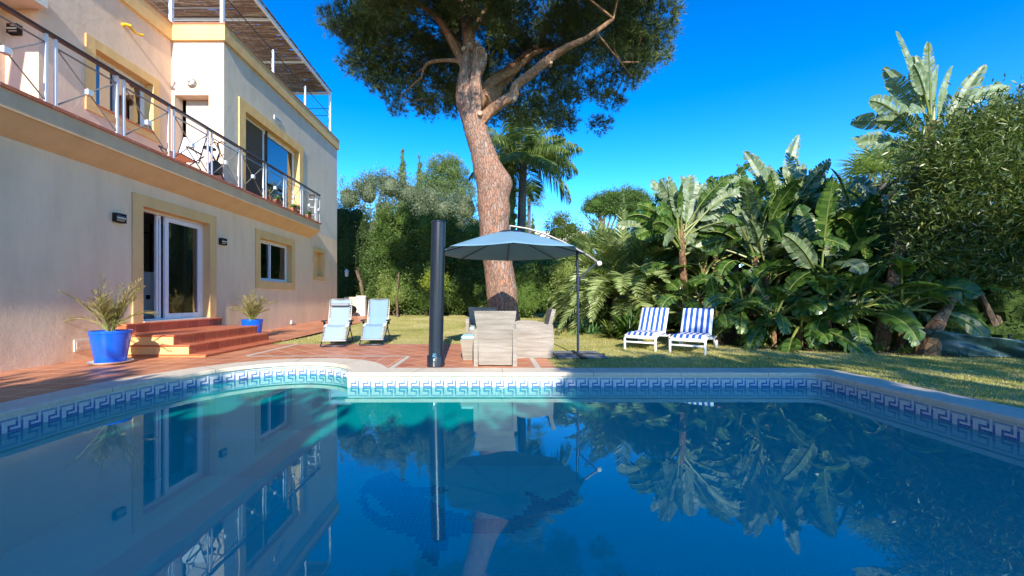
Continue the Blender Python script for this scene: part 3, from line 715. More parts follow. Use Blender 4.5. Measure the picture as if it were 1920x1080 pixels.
# upper sliding window
surround(slid, FX, .28, H, False, 'window_surround'); xi = opening('s', FX, slid, .17, 0, H)
wf = leaf(H, xi, slid[0], slid[1], slid[2] + .003, slid[3], .06, .09, 'sliding_window', False); ym = (slid[0] + slid[1]) / 2 - .35
leaf(wf, xi - .052, slid[0] + .06, ym + .05, slid[2] + .063, slid[3] - .06, .06, .035); leaf(wf, xi - .004, ym - .02, slid[1] - .06, slid[2] + .063, slid[3] - .06, .06, .035)
ro = room(H, xi - .092, slid, 2.5)
# upper recessed window
surround(wup, RX, .2, H, True, 'window_surround'); xi = opening('u', RX, wup, .2, 0, H)
wf = leaf(H, xi, wup[0], wup[1], wup[2], wup[3], .05, .08, 'window', False); ym = (wup[0] + wup[1]) / 2
leaf(wf, xi - .045, wup[0] + .05, ym, wup[2] + .05, wup[3] - .05, .05, .03); leaf(wf, xi - .004, ym - .05, wup[1] - .05, wup[2] + .05, wup[3] - .05, .05, .03)
ro = room(H, xi - .082, wup, 1.2, .3); MB().box(xi - .3, xi - .26, 8.85, 9.25, 5.25, 6.35).build('curtain', M['curtain'], ro)
MB().box(RX + .001, RX + .06, wup[0], wup[1], wup[2] - .03, wup[2]).build('window_sill', M['step'], H)
yb = MB(); yb.box(RX - .62, RX - .60, 5.9, 6.9, 4.6, 6.3); yb.build('trim_panel', M['yellow'], H)
# balcony doorway recess (faces the pool end)
b = MB(); yd = YC + .28
b.quad((dx0, YC, 4.0), (dx0, yd, 4.0), (dx0, yd, dz), (dx0, YC, dz)); b.quad((dx1, YC, 4.0), (dx1, YC, dz), (dx1, yd, dz), (dx1, yd, 4.0)); b.quad((dx0, YC, dz), (dx0, yd, dz), (dx1, yd, dz), (dx1, YC, dz)); b.quad((dx0, YC, 4.0), (dx1, YC, 4.0), (dx1, yd, 4.0), (dx0, yd, 4.0))
b.build('reveal', M['wall'], H)
b = MB(); b.box(dx0, dx0 + .09, yd, yd + .06, 4.0, dz - .001); b.box(dx1 - .05, dx1, yd, yd + .06, 4.0, dz - .001); b.box(dx0 + .09, dx1 - .05, yd + .001, yd + .06, dz - .1, dz - .001)
bdn = b.build('balcony_door', M['pvc'], H)
b = MB(); b.box(-7.86, -7.78, yd + .12, yd + .17, 4.02, 6.3); b.box(-7.78, -7.62, yd + .12, yd + .17, 6.2, 6.3); b.build('door_sash', M['pvc'], bdn)
b = MB(); A0, A1 = YC + .342, YC + 2.2
b.quad((dx0 - .5, A1, 4.0), (dx1 + .3, A1, 4.0), (dx1 + .3, A1, 6.6), (dx0 - .5, A1, 6.6)); b.quad((dx0 - .5, A0, 4.0), (dx0 - .5, A1, 4.0), (dx0 - .5, A1, 6.6), (dx0 - .5, A0, 6.6)); b.quad((-7.3, A0, 4.0), (-7.3, A0, 6.6), (-7.3, A1, 6.6), (-7.3, A1, 4.0)); b.quad((dx0 - .5, A0, 6.6), (dx0 - .5, A1, 6.6), (-7.3, A1, 6.6), (-7.3, A0, 6.6)); b.quad((dx0 - .5, A0, 4.002), (-7.3, A0, 4.002), (-7.3, A1, 4.002), (dx0 - .5, A1, 4.002))
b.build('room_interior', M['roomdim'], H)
# small fittings on the wall
MB().box(FX, FX + .02, 12.85, 13.25, 6.88, 7.02).box(FX + .02, FX + .03, 12.88, 13.22, 6.92, 6.94, 1).box(FX + .02, FX + .03, 12.88, 13.22, 6.965, 6.985, 1).build('vent_grille', [M['pvc'], M['grey_metal']], H)
MB().box(FX, FX + .02, 6.72, 7.0, .16, .36).box(FX + .02, FX + .026, 6.75, 6.97, .19, .33, 1).build('vent_cover', [M['white_pl'], M['wall']], H)
MB().rbox(FX, FX + .04, 13.9, 14.02, .18, .30, .01).build('outdoor_socket', M['pvc'], H)
# steps to the patio door
sp_ = MB(); SY0, SY1 = 7.2, 9.78
def nosed(x1, y0, y1, z, zb, x0=FX):
    sp_.box(x0, x1 - .012, y0 + .012, y1 - .012, zb, z - .035, 1); sp_.rbox(x0, x1 + .012, y0 - .004, y1 + .012, z - .035, z, .008, 0)
    sp_.box(x1 - .012, x1 - .004, y0 + .014, y1 - .014, zb, z - .036, 0)
nosed(-5.22, SY0, SY1, .05, 0.001); nosed(-5.52, SY0, SY1, .22, .05); nosed(-5.80, SY0, SY1, .40, .22)
sp_.box(FX, -6.93, 7.5, 10.15, .40, .546, 0); sp_.rbox(FX, -6.90, 7.48, 10.17, .545, .58, .008, 0)
sp_.build('entrance_steps', [M['step'], M['yellow']], H)
# roof railing and pergola
pg = MB(); PX = FX - .05
for i, (x, y) in enumerate([(PX, 17.4), (FX - .05, YC + .02), (RX - .02, YC + .02)]): pg.box(x - .04, x + .04, y - .04, y + .04, 8.28, 10.02)
pg.box(PX - .04, PX + .04, 10.3, 17.44, 10.02, 10.12); pg.box(-13, PX - .04, 17.36, 17.44, 10.02, 10.1)
for y in (10.45, 12.8, 15.1): pg.box(-13, PX - .04, y - .03, y + .03, 10.03, 10.09)
perg = pg.build('pergola', M['white'], H)
q = []
for i in range(8500):
    y = rnd.uniform(10.6, 17.4); x = rnd.uniform(-13, PX + .05); L = rnd.uniform(.3, 1.1) / 2; wd = rnd.uniform(.010, .026); a = rnd.gauss(0, .10); z = 10.125 + rnd.random() * .02
    dx, dy = math.cos(a) * L, math.sin(a) * L; x = min(x, PX + .1 - L); q.append([(x - dx, y - dy - wd, z), (x + dx, y + dy - wd, z), (x + dx, y + dy + wd, z + .003), (x - dx, y - dy + wd, z + .003)])
npmesh('reed_cover', np.array(q), M['reed'], perg)
rr = MB(); rr.tube([(PX, YC + .06, 9.1), (PX, 17.36, 9.1)], .016, 6)
rrl = rr.build('roof_railing', M['dark'], H)
for z in (8.5, 8.7, 8.9): MB().tube([(PX, YC + .06, z), (PX, 17.36, z)], .006, 5).build('cable', M['dark'], rrl)
for z in (8.45, 8.72, 9.0): MB().tube([(RX + .02, YC, z), (FX - .09, YC, z)], .008, 5).tube([(RX - .04, 3, z), (RX - .04, YC - .04, z)], .008, 5).build('cable', M['grey_metal'], rrl)
for y in (12.9, 15.1): MB().box(PX - .03, PX + .03, y - .03, y + .03, 8.28, 9.14).build('post', M['white'], rrl)
for z in (8.9, 9.4, 9.7): MB().tube([(PX - .05, 17.4, z - .3), (-10, 17.4, z - .3)], .012, 5).build('cable', M['dark'], rrl)

# lamps
def wall_lamp(y, z, label, X=FX):
    L = thing('wall_lamp', label, 'lamp', (X, y, z), 0, 'slatted wall lamps')
    MB().box(0, .015, -.10, .10, -.085, .085).box(.015, .085, -.10, -.09, -.085, .085).box(.015, .085, .09, .10, -.085, .085).build('bracket', M['black'], L, True)
    MB().tube([(.04, -.088, 0), (.04, .088, 0)], .05, 12).build('diffuser', M['curtain'], L, True)
    for k in range(4): MB().box(.078, .09, -.10, .10, -.085 + k * .051, -.067 + k * .051).build('slat', M['black'], L, True)
    return L
wall_lamp(7.5, 2.58, 'black slatted wall lamp left of the patio door'); wall_lamp(10.37, 2.55, 'black slatted wall lamp between patio door and lower window')
L = wall_lamp(7.3, 6.05, 'grey slatted wall lamp under the porch at the top left of the balcony', -8.93); L.rotation_euler = (0, 0, -PI / 2); L.location = (-8.88, 7.41, 6.05)
L = thing('round_lamp', 'round bulkhead lamp on the bright wall above the balcony doorway', 'lamp', (-7.93, YC, 6.74))
MB().lathe([(.12, 0), (.12, -.03), (.10, -.05)], (0, 0, 0), 24, 0, 'y').build('base', M['grey_metal'], L, True, True); MB().lathe([(.09, -.04), (.08, -.08), (.04, -.1)], (0, 0, 0), 20, 0, 'y').build('glass_dome', M['pvc'], L, True, True)
cg = MB()
for a in (0, PI / 3, 2 * PI / 3): cg.tube([(.11 * math.cos(a + s), -.03 - .085 * math.cos((s) * 0) * (1 - (k_ / 4 - 1) ** 2), 0) if False else (.115 * math.cos(a) * (k_ / 4 - 1), -.03 - .085 * (1 - (k_ / 4 - 1) ** 2), .115 * math.sin(a) * (k_ / 4 - 1)) for k_ in range(9) for s in (0,)], .008, 5)
cg.build('cage', M['grey_metal'], L, True)
L = thing('water_spout', 'small yellow painted spout on the wall above the recessed window', 'spout', (RX, 9.1, 7.33))
MB().tube([(0, 0, 0), (.10, -.02, .0), (.20, .0, -.03)], [.045, .03, .03], 10).tube([(.1, .02, 0), (.12, .18, -.06), (.15, .26, -.05)], [.03, .026, .024], 8).tube([(.15, .26, -.05), (.17, .33, -.02)], [.024, .034], 8).build('body', M['yellowpl'], L, True, True)
# ---------------------------------------------------------------- movable things
# solar shower column
L = thing('solar_shower', 'tall dark cylindrical solar shower column standing behind the pool coping', 'shower', (-.90, 6.21, .003))
MB().lathe([(.135, 0), (.135, .16), (.13, .17), (.115, .175)], (0, 0, 0), 40).build('base', M['showerblue'], L, True, True)
MB().tube([(0, 0, .17), (.02, 0, 1.2), (.045, 0, 2.24)], [.113, .111, .109], 40).tube([(.045, 0, 2.241), (.045, 0, 2.262)], [.116, .108], 40).build('tank', M['showerblue'], L, True, True)
MB().tube([(0, -.135, .14), (0, -.19, .14), (0, -.2, .06), (0, -.19, .02)], .013, 8).box(-.028, .028, -.15, -.13, .16, .22).build('foot_tap', M['chrome'], L, True, True)

# planters
def frond(P0, d0, L, bend, nl, ll, lw, droop, side_ang, out, stalk, bare=.15, curl=0, twist=0.0, stw=.012):
    """feather frond: appends leaflets (n,4,3) to out and rachis tube to stalk MB"""
    d = Vector(d0).normalized(); p = Vector(P0); seg = 14; pts = [p.copy()]; ds = [d.copy()]
    for i in range(seg):
        d = (d + Vector((0, 0, -1)) * bend / seg * (1 + i / seg)).normalized(); p = p + d * (L / seg); pts.append(p.copy()); ds.append(d.copy())
    stalk.tube([tuple(x) for x in pts[::2]], [stw * (1 - .8 * i / 7) for i in range(8)], 4, cap=False)
    for i in range(nl):
        t_ = bare + (1 - bare) * i / nl; f = t_ * seg; k = min(int(f), seg - 1); P = pts[k].lerp(pts[k + 1], f - k); D = ds[k].lerp(ds[k + 1], f - k).normalized()
        s = D.cross(Vector((0, 0, 1)));
        if s.length < .05: s = Vector((1, 0, 0))
        s.normalize(); up_ = s.cross(D).normalized()
        prof = math.sin(PI * min(1, (.12 + .88 * (t_ - bare) / (1 - bare))) ** .85) ** .7
        for sg in (-1, 1):
            l = ll * prof * rnd.uniform(.85, 1.1) + .03; ld = (s * sg * math.cos(side_ang) + D * math.sin(side_ang) + up_ * rnd.uniform(.0, .35) + Vector((0, 0, -droop * .3))).normalized()
            mid = P + ld * l * .5; ld2 = (ld + Vector((0, 0, -droop))).normalized(); tip = mid + ld2 * l * .5
            wv = (D * rnd.uniform(.5, 1) + up_ * rnd.uniform(-.9, .9)).normalized() * lw * .55
            out.append((P - wv * .4, P + wv * .4, mid + wv, mid - wv)); out.append((mid - wv, mid + wv, tip + wv * .08, tip - wv * .08))
def arr(out): return np.array([[tuple(p) for p in q_] for q_ in out])
def planter(label, x, y, r, h, np_, fl, loc_z=0, saucer=True, group='blue glazed palm pots beside the steps'):
    T = thing('potted_palm', label, 'potted plant', (x, y, loc_z), 0, group)
    zb = .035 if saucer else 0
    if saucer: MB().lathe([(r * .80, 0), (r * 1.02, .025), (r * 1.08, .045), (r * 1.05, .045), (r * .95, .025), (.05, .022)], n=40).build('saucer', M['white'], T, True, True)
    MB().lathe([(r * .72, zb - .01), (r * .74, zb), (r * .99, h - .06), (r * 1.0, h - .045), (r * 1.03, h - .04), (r * 1.03, h), (r * .95, h), (r * .92, h - .05), (r * .3, h - .052)], n=44).build('pot', M['bluepot'], T, True, True)
    MB().lathe([(r * .92, h - .05), (r * .5, h - .035), (.02, h - .03)], n=24).build('soil', M['soil'], T, True, True)
    out = []; stk = MB()
    for i in range(np_):
        a = i * 2.4 + rnd.uniform(-.3, .3); e = rnd.uniform(1.0, 1.52) if i % 9 else .75; rr_ = .05
        frond((math.cos(a) * rr_, math.sin(a) * rr_, h - .04 + rnd.uniform(0, .12)), (math.cos(a) * math.cos(e), math.sin(a) * math.cos(e), math.sin(e)), fl * rnd.uniform(.45, 1.12), rnd.uniform(.25, 1.1), 24, .19, .010, .2, .95, out, stk, .12, stw=.010)
    for i in range(7):
        a = i * .9; out.append((Vector((math.cos(a) * .04, math.sin(a) * .04, h - .04)), Vector((math.cos(a + .5) * .04, math.sin(a + .5) * .04, h - .04)), Vector((math.cos(a) * .05, math.sin(a) * .05, h + .3)), Vector((math.cos(a) * .03, math.sin(a) * .03, h + .3))))
    f_ = npmesh('fronds', arr(out), M['potpalm'], T, local=True); stk.build('stalk', M['petiole'], f_, True)
    return T
planter('large blue pot on a white saucer with a feathery palm, left of the steps', -6.26, 6.5, .262, .54, 26, .80)
planter('blue pot with a bushy palm beyond the steps under the wall lamp', -6.34, 10.45, .25, .52, 26, .66, saucer=False)

# rattan furniture
def rattan_chair(label, x, y, rz, group='rattan armchairs round the shaded terrace'):
    T = thing('rattan_armchair', label, 'armchair', (x, y, .004), rz, group)
    b = MB(); W_ = .335
    # back: tapered panel, faces +Y ; rises from seat, leaning back
    def bk(z): t_ = max(0, (z - .3) / .57); return -.33 + .0 - .11 * t_ ** 1.3 + .07
    zs = [.02, .2, .4, .55, .68, .8, .865]; ws = [.255, .262, .27, .283, .30, .318, .322]; vs = []
    for z, w2 in zip(zs, ws):
        y0_ = bk(z) - .01; vs += [(-w2, y0_ - .035, z), (w2, y0_ - .035, z), (w2, y0_ + .035, z), (-w2, y0_ + .035, z)]
    fs = [(3, 2, 1, 0), tuple(range(len(vs) - 4, len(vs)))]
    for i in range(len(zs) - 1):
        for j in range(4): a = i * 4 + j; c_ = i * 4 + (j + 1) % 4; fs.append((a, c_, c_ + 4, a + 4))
    b.add(vs, fs); bo = b.build('backrest', M['rattan'], T, True)
    for s in (-1, 1):
        m_ = MB(); prof_ = [(-.345, 0), (.34, 0), (.335, .50), (.31, .585), (.25, .625), (.1, .645), (-.1, .63), (-.30, .59), (-.36, .585), (-.375, .3)]
        x0_, x1_ = (W_ - .065) * s, W_ * s
        vs = [(x0_, yy_, zz_) for yy_, zz_ in prof_] + [(x1_, yy_, zz_) for yy_, zz_ in prof_]; n_ = len(prof_)
        fs = [tuple(range(n_)), tuple(range(2 * n_ - 1, n_ - 1, -1))] + [(i, (i + 1) % n_ + 0, (i + 1) % n_ + n_, i + n_) for i in range(n_)]
        m_.add(vs, fs); m_.build('armrest', M['rattan'], T, True)
    MB().box(-.268, .268, -.25, .31, .02, .38).build('seat', M['rattan'], T, True)
    MB().rbox(-.26, .26, -.22, .33, .382, .45, .02).build('seat_cushion', M['cushion'], T, True, True)
    return T
rattan_chair('pale rattan armchair seen from behind at the pool coping', .03, 6.50, 0)
rattan_chair('rattan armchair turned side on under the right of the parasol', .70, 7.38, PI / 2)
rattan_chair('shaded rattan armchair facing the pool in front of the pine trunk', -.25, 8.75, PI)
T = thing('rattan_footstool', 'low rattan footstool with a pale blue cushion beside the shower column', 'footstool', (-.33, 7.02, .004))
b = MB(); b.add([(-.19, -.2, 0), (.19, -.2, 0), (.19, .2, 0), (-.19, .2, 0), (-.235, -.235, .36), (.235, -.235, .36), (.235, .235, .36), (-.235, .235, .36)], [(3, 2, 1, 0), (4, 5, 6, 7), (0, 1, 5, 4), (1, 2, 6, 5), (2, 3, 7, 6), (3, 0, 4, 7)])
b.build('base', M['rattan'], T, True); MB().rbox(-.225, .225, -.22, .225, .362, .415, .02).build('cushion', M['cushion'], T, True, True)

# cantilever parasol
T = thing('cantilever_parasol', 'light blue cantilever parasol shading the rattan chairs', 'parasol', (1.58, 7.42, 0))
MB().box(-.03, .03, -.5, .5, .0, .035).box(-.5, -.031, -.03, .03, .0, .035).box(.031, .5, -.03, .03, .0, .035).build('cross_base', M['dark'], T, True)
for (a, c_) in ((-.44, -.44), (.06, -.44), (-.44, .06), (.06, .06)): MB().rbox(a, a + .38, c_, c_ + .38, .002, .03, .012).build('base_slab', M['concrete'], T, True)
MB().tube([(0, 0, .03), (0, 0, 1.0), (-.015, 0, 1.96)], .024, 10).tube([(0, 0, 1.34), (0, 0, 1.46)], .036, 10).build('pole', M['navy'], T, True, True)
MB().tube([(0, -.0, 1.38), (.10, 0, 1.50), (.36, 0, 1.735)], .014, 8).build('strut', M['navy'], T, True, True)
bp_ = [(.38, 0, 1.735), (.2, 0, 1.86), (0, 0, 1.975), (-.3, 0, 2.13), (-.62, 0, 2.27), (-.95, 0, 2.37), (-1.27, 0, 2.42)]
MB().tube(bp_, [.02, .02, .022, .022, .021, .02, .02], 10).tube([(-1.27, 0, 2.43), (-1.27, 0, 2.31)], .016, 8).build('boom', M['grey_metal'], T, True, True)
MB().lathe([(.025, -.03), (.042, -.02), (.045, .0), (.042, .02), (.025, .03)], (.40, 0, 1.72), 18, 0, 'y').build('crank_housing', M['pvc'], T, True, True)
cx_, cr_ = -1.27, 1.42; rimz, apz = 1.905, 2.30
N8 = 8; rings = []; sub = 6
cv = []; cf = []
for k in range(9):
    t_ = k / 8; r_ = cr_ * (.09 + .91 * t_); z_ = apz - (apz - rimz) * (t_ ** 1.18)
    for j in range(N8 * sub):
        a = 2 * PI * j / (N8 * sub); s_a = (a / (2 * PI / N8)) % 1; scal = math.cos(PI / N8) / math.cos((s_a - .5) * 2 * PI / N8); scal = scal / 1.0 * (1 - .035 * math.sin(PI * s_a) * t_)
        zz_ = z_ - .035 * math.sin(PI * s_a) * t_ * .6 + (.012 * math.sin(PI * s_a) * t_ if k == 8 else 0)
        cv.append((cx_ + r_ * scal / math.cos(PI / N8) * math.cos(a) * math.cos(PI / N8), r_ * scal / math.cos(PI / N8) * math.sin(a) * math.cos(PI / N8), zz_))
n_ = N8 * sub
for k in range(8):
    for j in range(n_): cf.append((k * n_ + j, k * n_ + (j + 1) % n_, (k + 1) * n_ + (j + 1) % n_, (k + 1) * n_ + j))
base_ = len(cv)                                       # short valance
cano = mkobj('canopy', cv, cf, M['canvas'], T, None, True, True)
md = cano.modifiers.new('thickness', 'SOLIDIFY'); md.thickness = .004
MB().lathe([(.26, -.02), (.20, .015), (.06, .04), (.03, .045)], (cx_, 0, apz), 8).build('vent_cap', M['navy'], T, True)
for j in range(8):
    a = 2 * PI * j / 8; MB().tube([(cx_ + .06 * math.cos(a), .06 * math.sin(a), apz - .05), (cx_ + cr_ * .6 * math.cos(a), cr_ * .6 * math.sin(a), apz - .26), (cx_ + cr_ * .985 * math.cos(a), cr_ * .985 * math.sin(a), rimz - .012)], .009, 6).build('rib', M['dark'], T, True)
MB().lathe([(.04, -.14), (.05, -.1), (.05, -.04), (.03, 0)], (cx_, 0, apz), 14).build('hub', M['dark'], T, True)

# striped sun loungers
def lounger(label, x, y, rz):
    T = thing('sun_lounger', label, 'sun lounger', (x, y, -.004), rz, 'white loungers with striped cushions')
    W_ = .31
    fr = MB()
    for s in (-1, 1):
        fr.tube([(s * W_, .04, .0), (s * W_, .03, .22), (s * W_, .08, .285), (s * W_, .3, .30), (s * W_, .7, .26), (s * W_, 1.0, .235), (s * W_, 1.55, .235)], [.022, .022, .026, .026, .026, .024, .022], 8)
    fr.rbox(-W_, W_, .02, .05, .235, .30, .008); fr.rbox(-W_ + .01, W_ - .01, .03, .05, .14, .175, .005)
    for k in range(9): fr.box(-W_, W_, .14 + k * .1, .2 + k * .1, .268, .283)
    fr.build('frame', M['pvc'], T, True, True)
    for s in (-1, 1):
        MB().tube([(s * W_, 1.2, .235), (s * (W_ + .01), 1.25, .1), (s * (W_ + .01), 1.25, .02)], .018, 8).build('leg', M['pvc'], T, True, True)
        MB().lathe([(.02, -.015), (.095, -.015), (.095, .015), (.02, .015)], (s * (W_ + .045), 1.28, .094), 20, 0, 'x').build('wheel', M['pvc'], T, True, True)
    bx = MB(); a0 = Vector((0, .93, .30)); dr_ = Vector((0, math.cos(R(57)), math.sin(R(57)))); LB = .62
    for s in (-1, 1): bx.tube([tuple(a0 + Vector((s * (W_ - .03), 0, -.02))), tuple(a0 + dr_ * LB + Vector((s * (W_ - .03), .0, -.02)))], .018, 6)
    for k in range(8): 
        q0 = a0 + dr_ * (.06 + k * .08) + Vector((0, .02, -.01)); bx.box(-W_ + .03, W_ - .03, q0.y - .008, q0.y + .008, q0.z - .02, q0.z + .03)
    bx.tube([(0, 1.25, .55), (0, 1.42, .24)], .012, 6); bx.build('back_frame', M['pvc'], T, True)
    # cushion: 11 lengthwise stripes on a folded section
    def cushion(name, P0, D, NV, Ln, th, extra_end=True):
        ns = 11; ny = 10; vs = []; mi_ = []; fs = []
        wds = [-.30 + .60 * i / ns for i in range(ns + 1)]
        def pt(u, i, top):
            xx_ = wds[i]; edge = min(1, (min(xx_ + .30, .30 - xx_) + .004) / .06) ** .5 if top else 1; e2 = min(1, (min(u, 1 - u) * Ln + .004) / .05) ** .5
            p = P0 + D * (u * Ln) + NV * (th * edge * e2 * (1 + .06 * math.sin(u * 14)) if top else 0); return (xx_, p.y, p.z)
        for top in (1, 0):
            for j in range(ny + 1):
                for i in range(ns + 1): vs.append(pt(j / ny, i, top))
        A_ = (ny + 1) * (ns + 1)
        for j in range(ny):
            for i in range(ns):
                k = j * (ns + 1) + i; fs.append((k, k + 1, k + ns + 2, k + ns + 1)); mi_.append(i % 2); fs.append((A_ + k, A_ + k + ns + 1, A_ + k + ns + 2, A_ + k + 1)); mi_.append(i % 2)
        for i in range(ns):
            k = i; fs.append((k, A_ + k, A_ + k + 1, k + 1)); mi_.append(i % 2); k = ny * (ns + 1) + i; fs.append((k, k + 1, A_ + k + 1, A_ + k)); mi_.append(i % 2)
        for j in range(ny):
            k = j * (ns + 1); fs.append((k, k + ns + 1, A_ + k + ns + 1, A_ + k)); mi_.append(1); k += ns; fs.append((k, A_ + k, A_ + k + ns + 1, k + ns + 1)); mi_.append(1)
        return mkobj(name, vs, fs, [M['stripe_w'], M['stripe_b']], T, mi_, True, True)
    cushion('seat_cushion', Vector((0, .02, .305)), Vector((0, 1, -.01)), Vector((0, 0, 1)), .93, .06)
    cushion('back_cushion', Vector((0, .955, .31)), dr_, Vector((0, -dr_.z, dr_.y)), LB + .02, .055)
    return T
A_L = R(-20)
lounger('striped lounger on the left of the pair, in front of the date palm', 3.02, 8.22, R(-36))
lounger('striped lounger on the right of the pair, in front of the banana leaves', 3.72, 7.64, R(-36))

# zero gravity recliners
def recliner(label, x, y, rz, fab, pillow, z=.004):
    T = thing('folding_recliner', label, 'recliner', (x, y, z), rz, 'folding recliners at the terrace edge')
    W_ = .265; S = .215
    f = MB()
    for s in (-1, 1): f.tube([(s * W_, -.42, .02), (s * W_, -.10, .30), (s * (W_ + .02), .02, .52)], .014, 8); f.tube([(s * W_, .38, .02), (s * W_, .05, .34), (s * (W_ + .01), -.06, .50)], .013, 8)
    f.tube([(-W_, -.42, .02), (-W_ + .06, -.47, .015), (W_ - .06, -.47, .015), (W_, -.42, .02)], .014, 8); f.tube([(-W_, .38, .02), (W_, .38, .02)], .013, 8)
    f.build('base_frame', M['navy'], T, True, True)
    g = MB(); pr = [(-.36, .13), (-.20, .42), (-.08, .46), (.10, .43), (.19, .60), (.30, 1.03)]
    for s in (-1, 1): g.tube([(s * (S + .035), a, c_ - .01) for a, c_ in pr], .012, 8)
    g.tube([(-S - .035, .30, 1.02), (-S + .02, .31, 1.045), (S - .02, .31, 1.045), (S + .035, .30, 1.02)], .012, 8); g.tube([(-S - .035, -.36, .12), (S + .035, -.36, .12)], .012, 8)
    g.build('seat_frame', M['grey_metal'], T, True, True)
    for s in (-1, 1): MB().rbox(s * (W_ + .03) - .03, s * (W_ + .03) + .03, -.16, .16, .535, .565, .012).box(s * (W_ + .03) - .02, s * (W_ + .03) + .02, -.02, .03, .46, .535).build('armrest', M['black'], T, True)
    vs = []; fs = []; nx = 6; pts = []
    for i in range(len(pr) - 1):
        for k in range(5): t_ = k / 5; pts.append((pr[i][0] * (1 - t_) + pr[i + 1][0] * t_, pr[i][1] * (1 - t_) + pr[i + 1][1] * t_))
    pts.append(pr[-1])
    for (a, c_) in pts:
        for i in range(nx + 1):
            u = -1 + 2 * i / nx; vs.append((u * S, a, c_ - .02 * (1 - u * u) + .012))
    for j in range(len(pts) - 1):
        for i in range(nx): k = j * (nx + 1) + i; fs.append((k, k + 1, k + nx + 2, k + nx + 1))
    so_ = mkobj('sling', vs, fs, fab, T, None, True, True); m_ = so_.modifiers.new('thickness', 'SOLIDIFY'); m_.thickness = .004
    for s in (-1, 1):
        lc = MB()
        for k in range(0, len(pts) - 1):
            for q_ in (0, .5):
                a = pts[k][0] * (1 - q_) + pts[k + 1][0] * q_; c_ = pts[k][1] * (1 - q_) + pts[k + 1][1] * q_; lc.tube([(s * (S - .012), a, c_ + .014), (s * (S + .045), a + .008, c_ + .0)], .005, 4)
        lc.build('lacing', M['rope'], so_, True)
    if pillow:
        p_ = MB(); c0 = Vector((0, .30, .93)); 
        p_.tube([(-.21, .235, .915), (-.19, .23, .915), (.19, .23, .915), (.21, .235, .915)], [.03, .065, .065, .03], 14, sq=.6); p_.tube([(-.3, .27, .95), (.3, .27, .95)], .006, 4); p_.build('pillow', M['pillow'], T, True, True)
    return T
recliner('folding recliner with a grey head pillow, nearest the villa', -3.58, 9.15, R(8), M['sling2'], True)
recliner('folding recliner of plain light blue fabric without a pillow', -2.78, 9.42, R(2), M['sling'], False)

# balcony things
T = thing('folding_chair', 'pale blue reclining chair with dark frame on the balcony', 'chair', (-7.28, 9.3, 4.0), R(4))
MB().add([(-.25, -.45, .32), (.25, -.45, .32), (.25, .15, .30), (-.25, .15, .30), (.25, .42, 1.0), (-.25, .42, 1.0), (-.24, .40, .94)], [(0, 1, 2, 3), (3, 2, 4, 5)]).build('sling', M['white'], T, True)
MB().tube([(-.27, -.45, .31), (-.27, .15, .29), (-.27, .43, 1.0), (.27, .43, 1.0), (.27, .15, .29), (.27, -.45, .31)], .013, 6).tube([(-.29, -.35, 0), (-.29, .3, .5)], .013, 6).tube([(.29, -.35, 0), (.29, .3, .5)], .013, 6).tube([(-.29, .4, 0), (-.29, -.3, .5)], .013, 6).tube([(.29, .4, 0), (.29, -.3, .5)], .013, 6).build('frame', M['navy'], T, True)
MB().rbox(-.33, -.27, -.3, .2, .5, .53, .01).rbox(.27, .33, -.3, .2, .5, .53, .01).build('armrest', M['black'], T, True)
T = thing('exercise_bike', 'black folding exercise bike behind the balcony railing', 'exercise bike', (-7.0, 10.02, 4.0), R(80))
MB().tube([(-.25, 0, .02), (.0, 0, .45), (.12, 0, .8), (.05, 0, 1.0)], .022, 8).tube([(.3, 0, .02), (.05, 0, .45), (-.18, 0, .75)], .022, 8).tube([(-.25, -.2, .02), (-.25, .2, .02)], .02, 8).tube([(.3, -.2, .02), (.3, .2, .02)], .02, 8).build('frame', M['navy'], T, True, True)
MB().lathe([(.16, -.04), (.18, -.03), (.18, .03), (.16, .04)], (0, 0, .36), 20, 0, 'y').build('flywheel', M['black'], T, True, True)
MB().rbox(-.32, -.06, -.11, .11, .75, .81, .03).build('saddle', M['black'], T, True, True)
MB().tube([(.05, -.22, .98), (.08, -.1, 1.05), (.05, 0, 1.0), (.08, .1, 1.05), (.05, .22, .98)], .014, 8).build('handlebar', M['black'], T, True, True)
def bpot(x, y, r, h, kind, label):
    T = thing('plant_pot', label, 'plant pot', (x, y, 4.0), 0, 'terracotta pots on the balcony ledge')
    MB().lathe([(r * .65, 0), (r * .92, h - .05), (r * 1.05, h - .045), (r * 1.05, h), (r * .9, h), (r * .85, h - .03), (.01, h - .03)], n=20).build('pot', M['terracotta_pot'], T, True, True)
    n_ = 160; a = NR.uniform(0, 2 * PI, n_); e = NR.uniform(.5, 1.5, n_); D = np.stack([np.cos(a) * np.cos(e), np.sin(a) * np.cos(e), np.sin(e)], 1)
    L_ = NR.uniform(.08, .26 if kind else .17, n_); C = D * (L_ * .55).reshape(-1, 1) * (1 + NR.uniform(0, .6, (n_, 1))) + np.array([0, 0, h - .02])
    npmesh('foliage', leaves(C, D, L_, .016 if kind else .028), M['potpalm'] if kind else M['agave'], T, local=True)
bpot(-6.9, 12.15, .13, .2, 1, 'balcony pot with spiky yellow green leaves, leftmost of the row')
bpot(-6.9, 12.75, .15, .22, 0, 'wide terracotta balcony pot with grey green succulent behind the second brace')
bpot(-6.9, 13.75, .11, .2, 0, 'dark terracotta balcony pot half hidden by a railing post')
bpot(-6.92, 14.15, .10, .22, 1, 'small orange balcony pot with an upright green plant')
bpot(-6.9, 14.85, .11, .2, 0, 'last terracotta balcony pot at the far end of the railing')

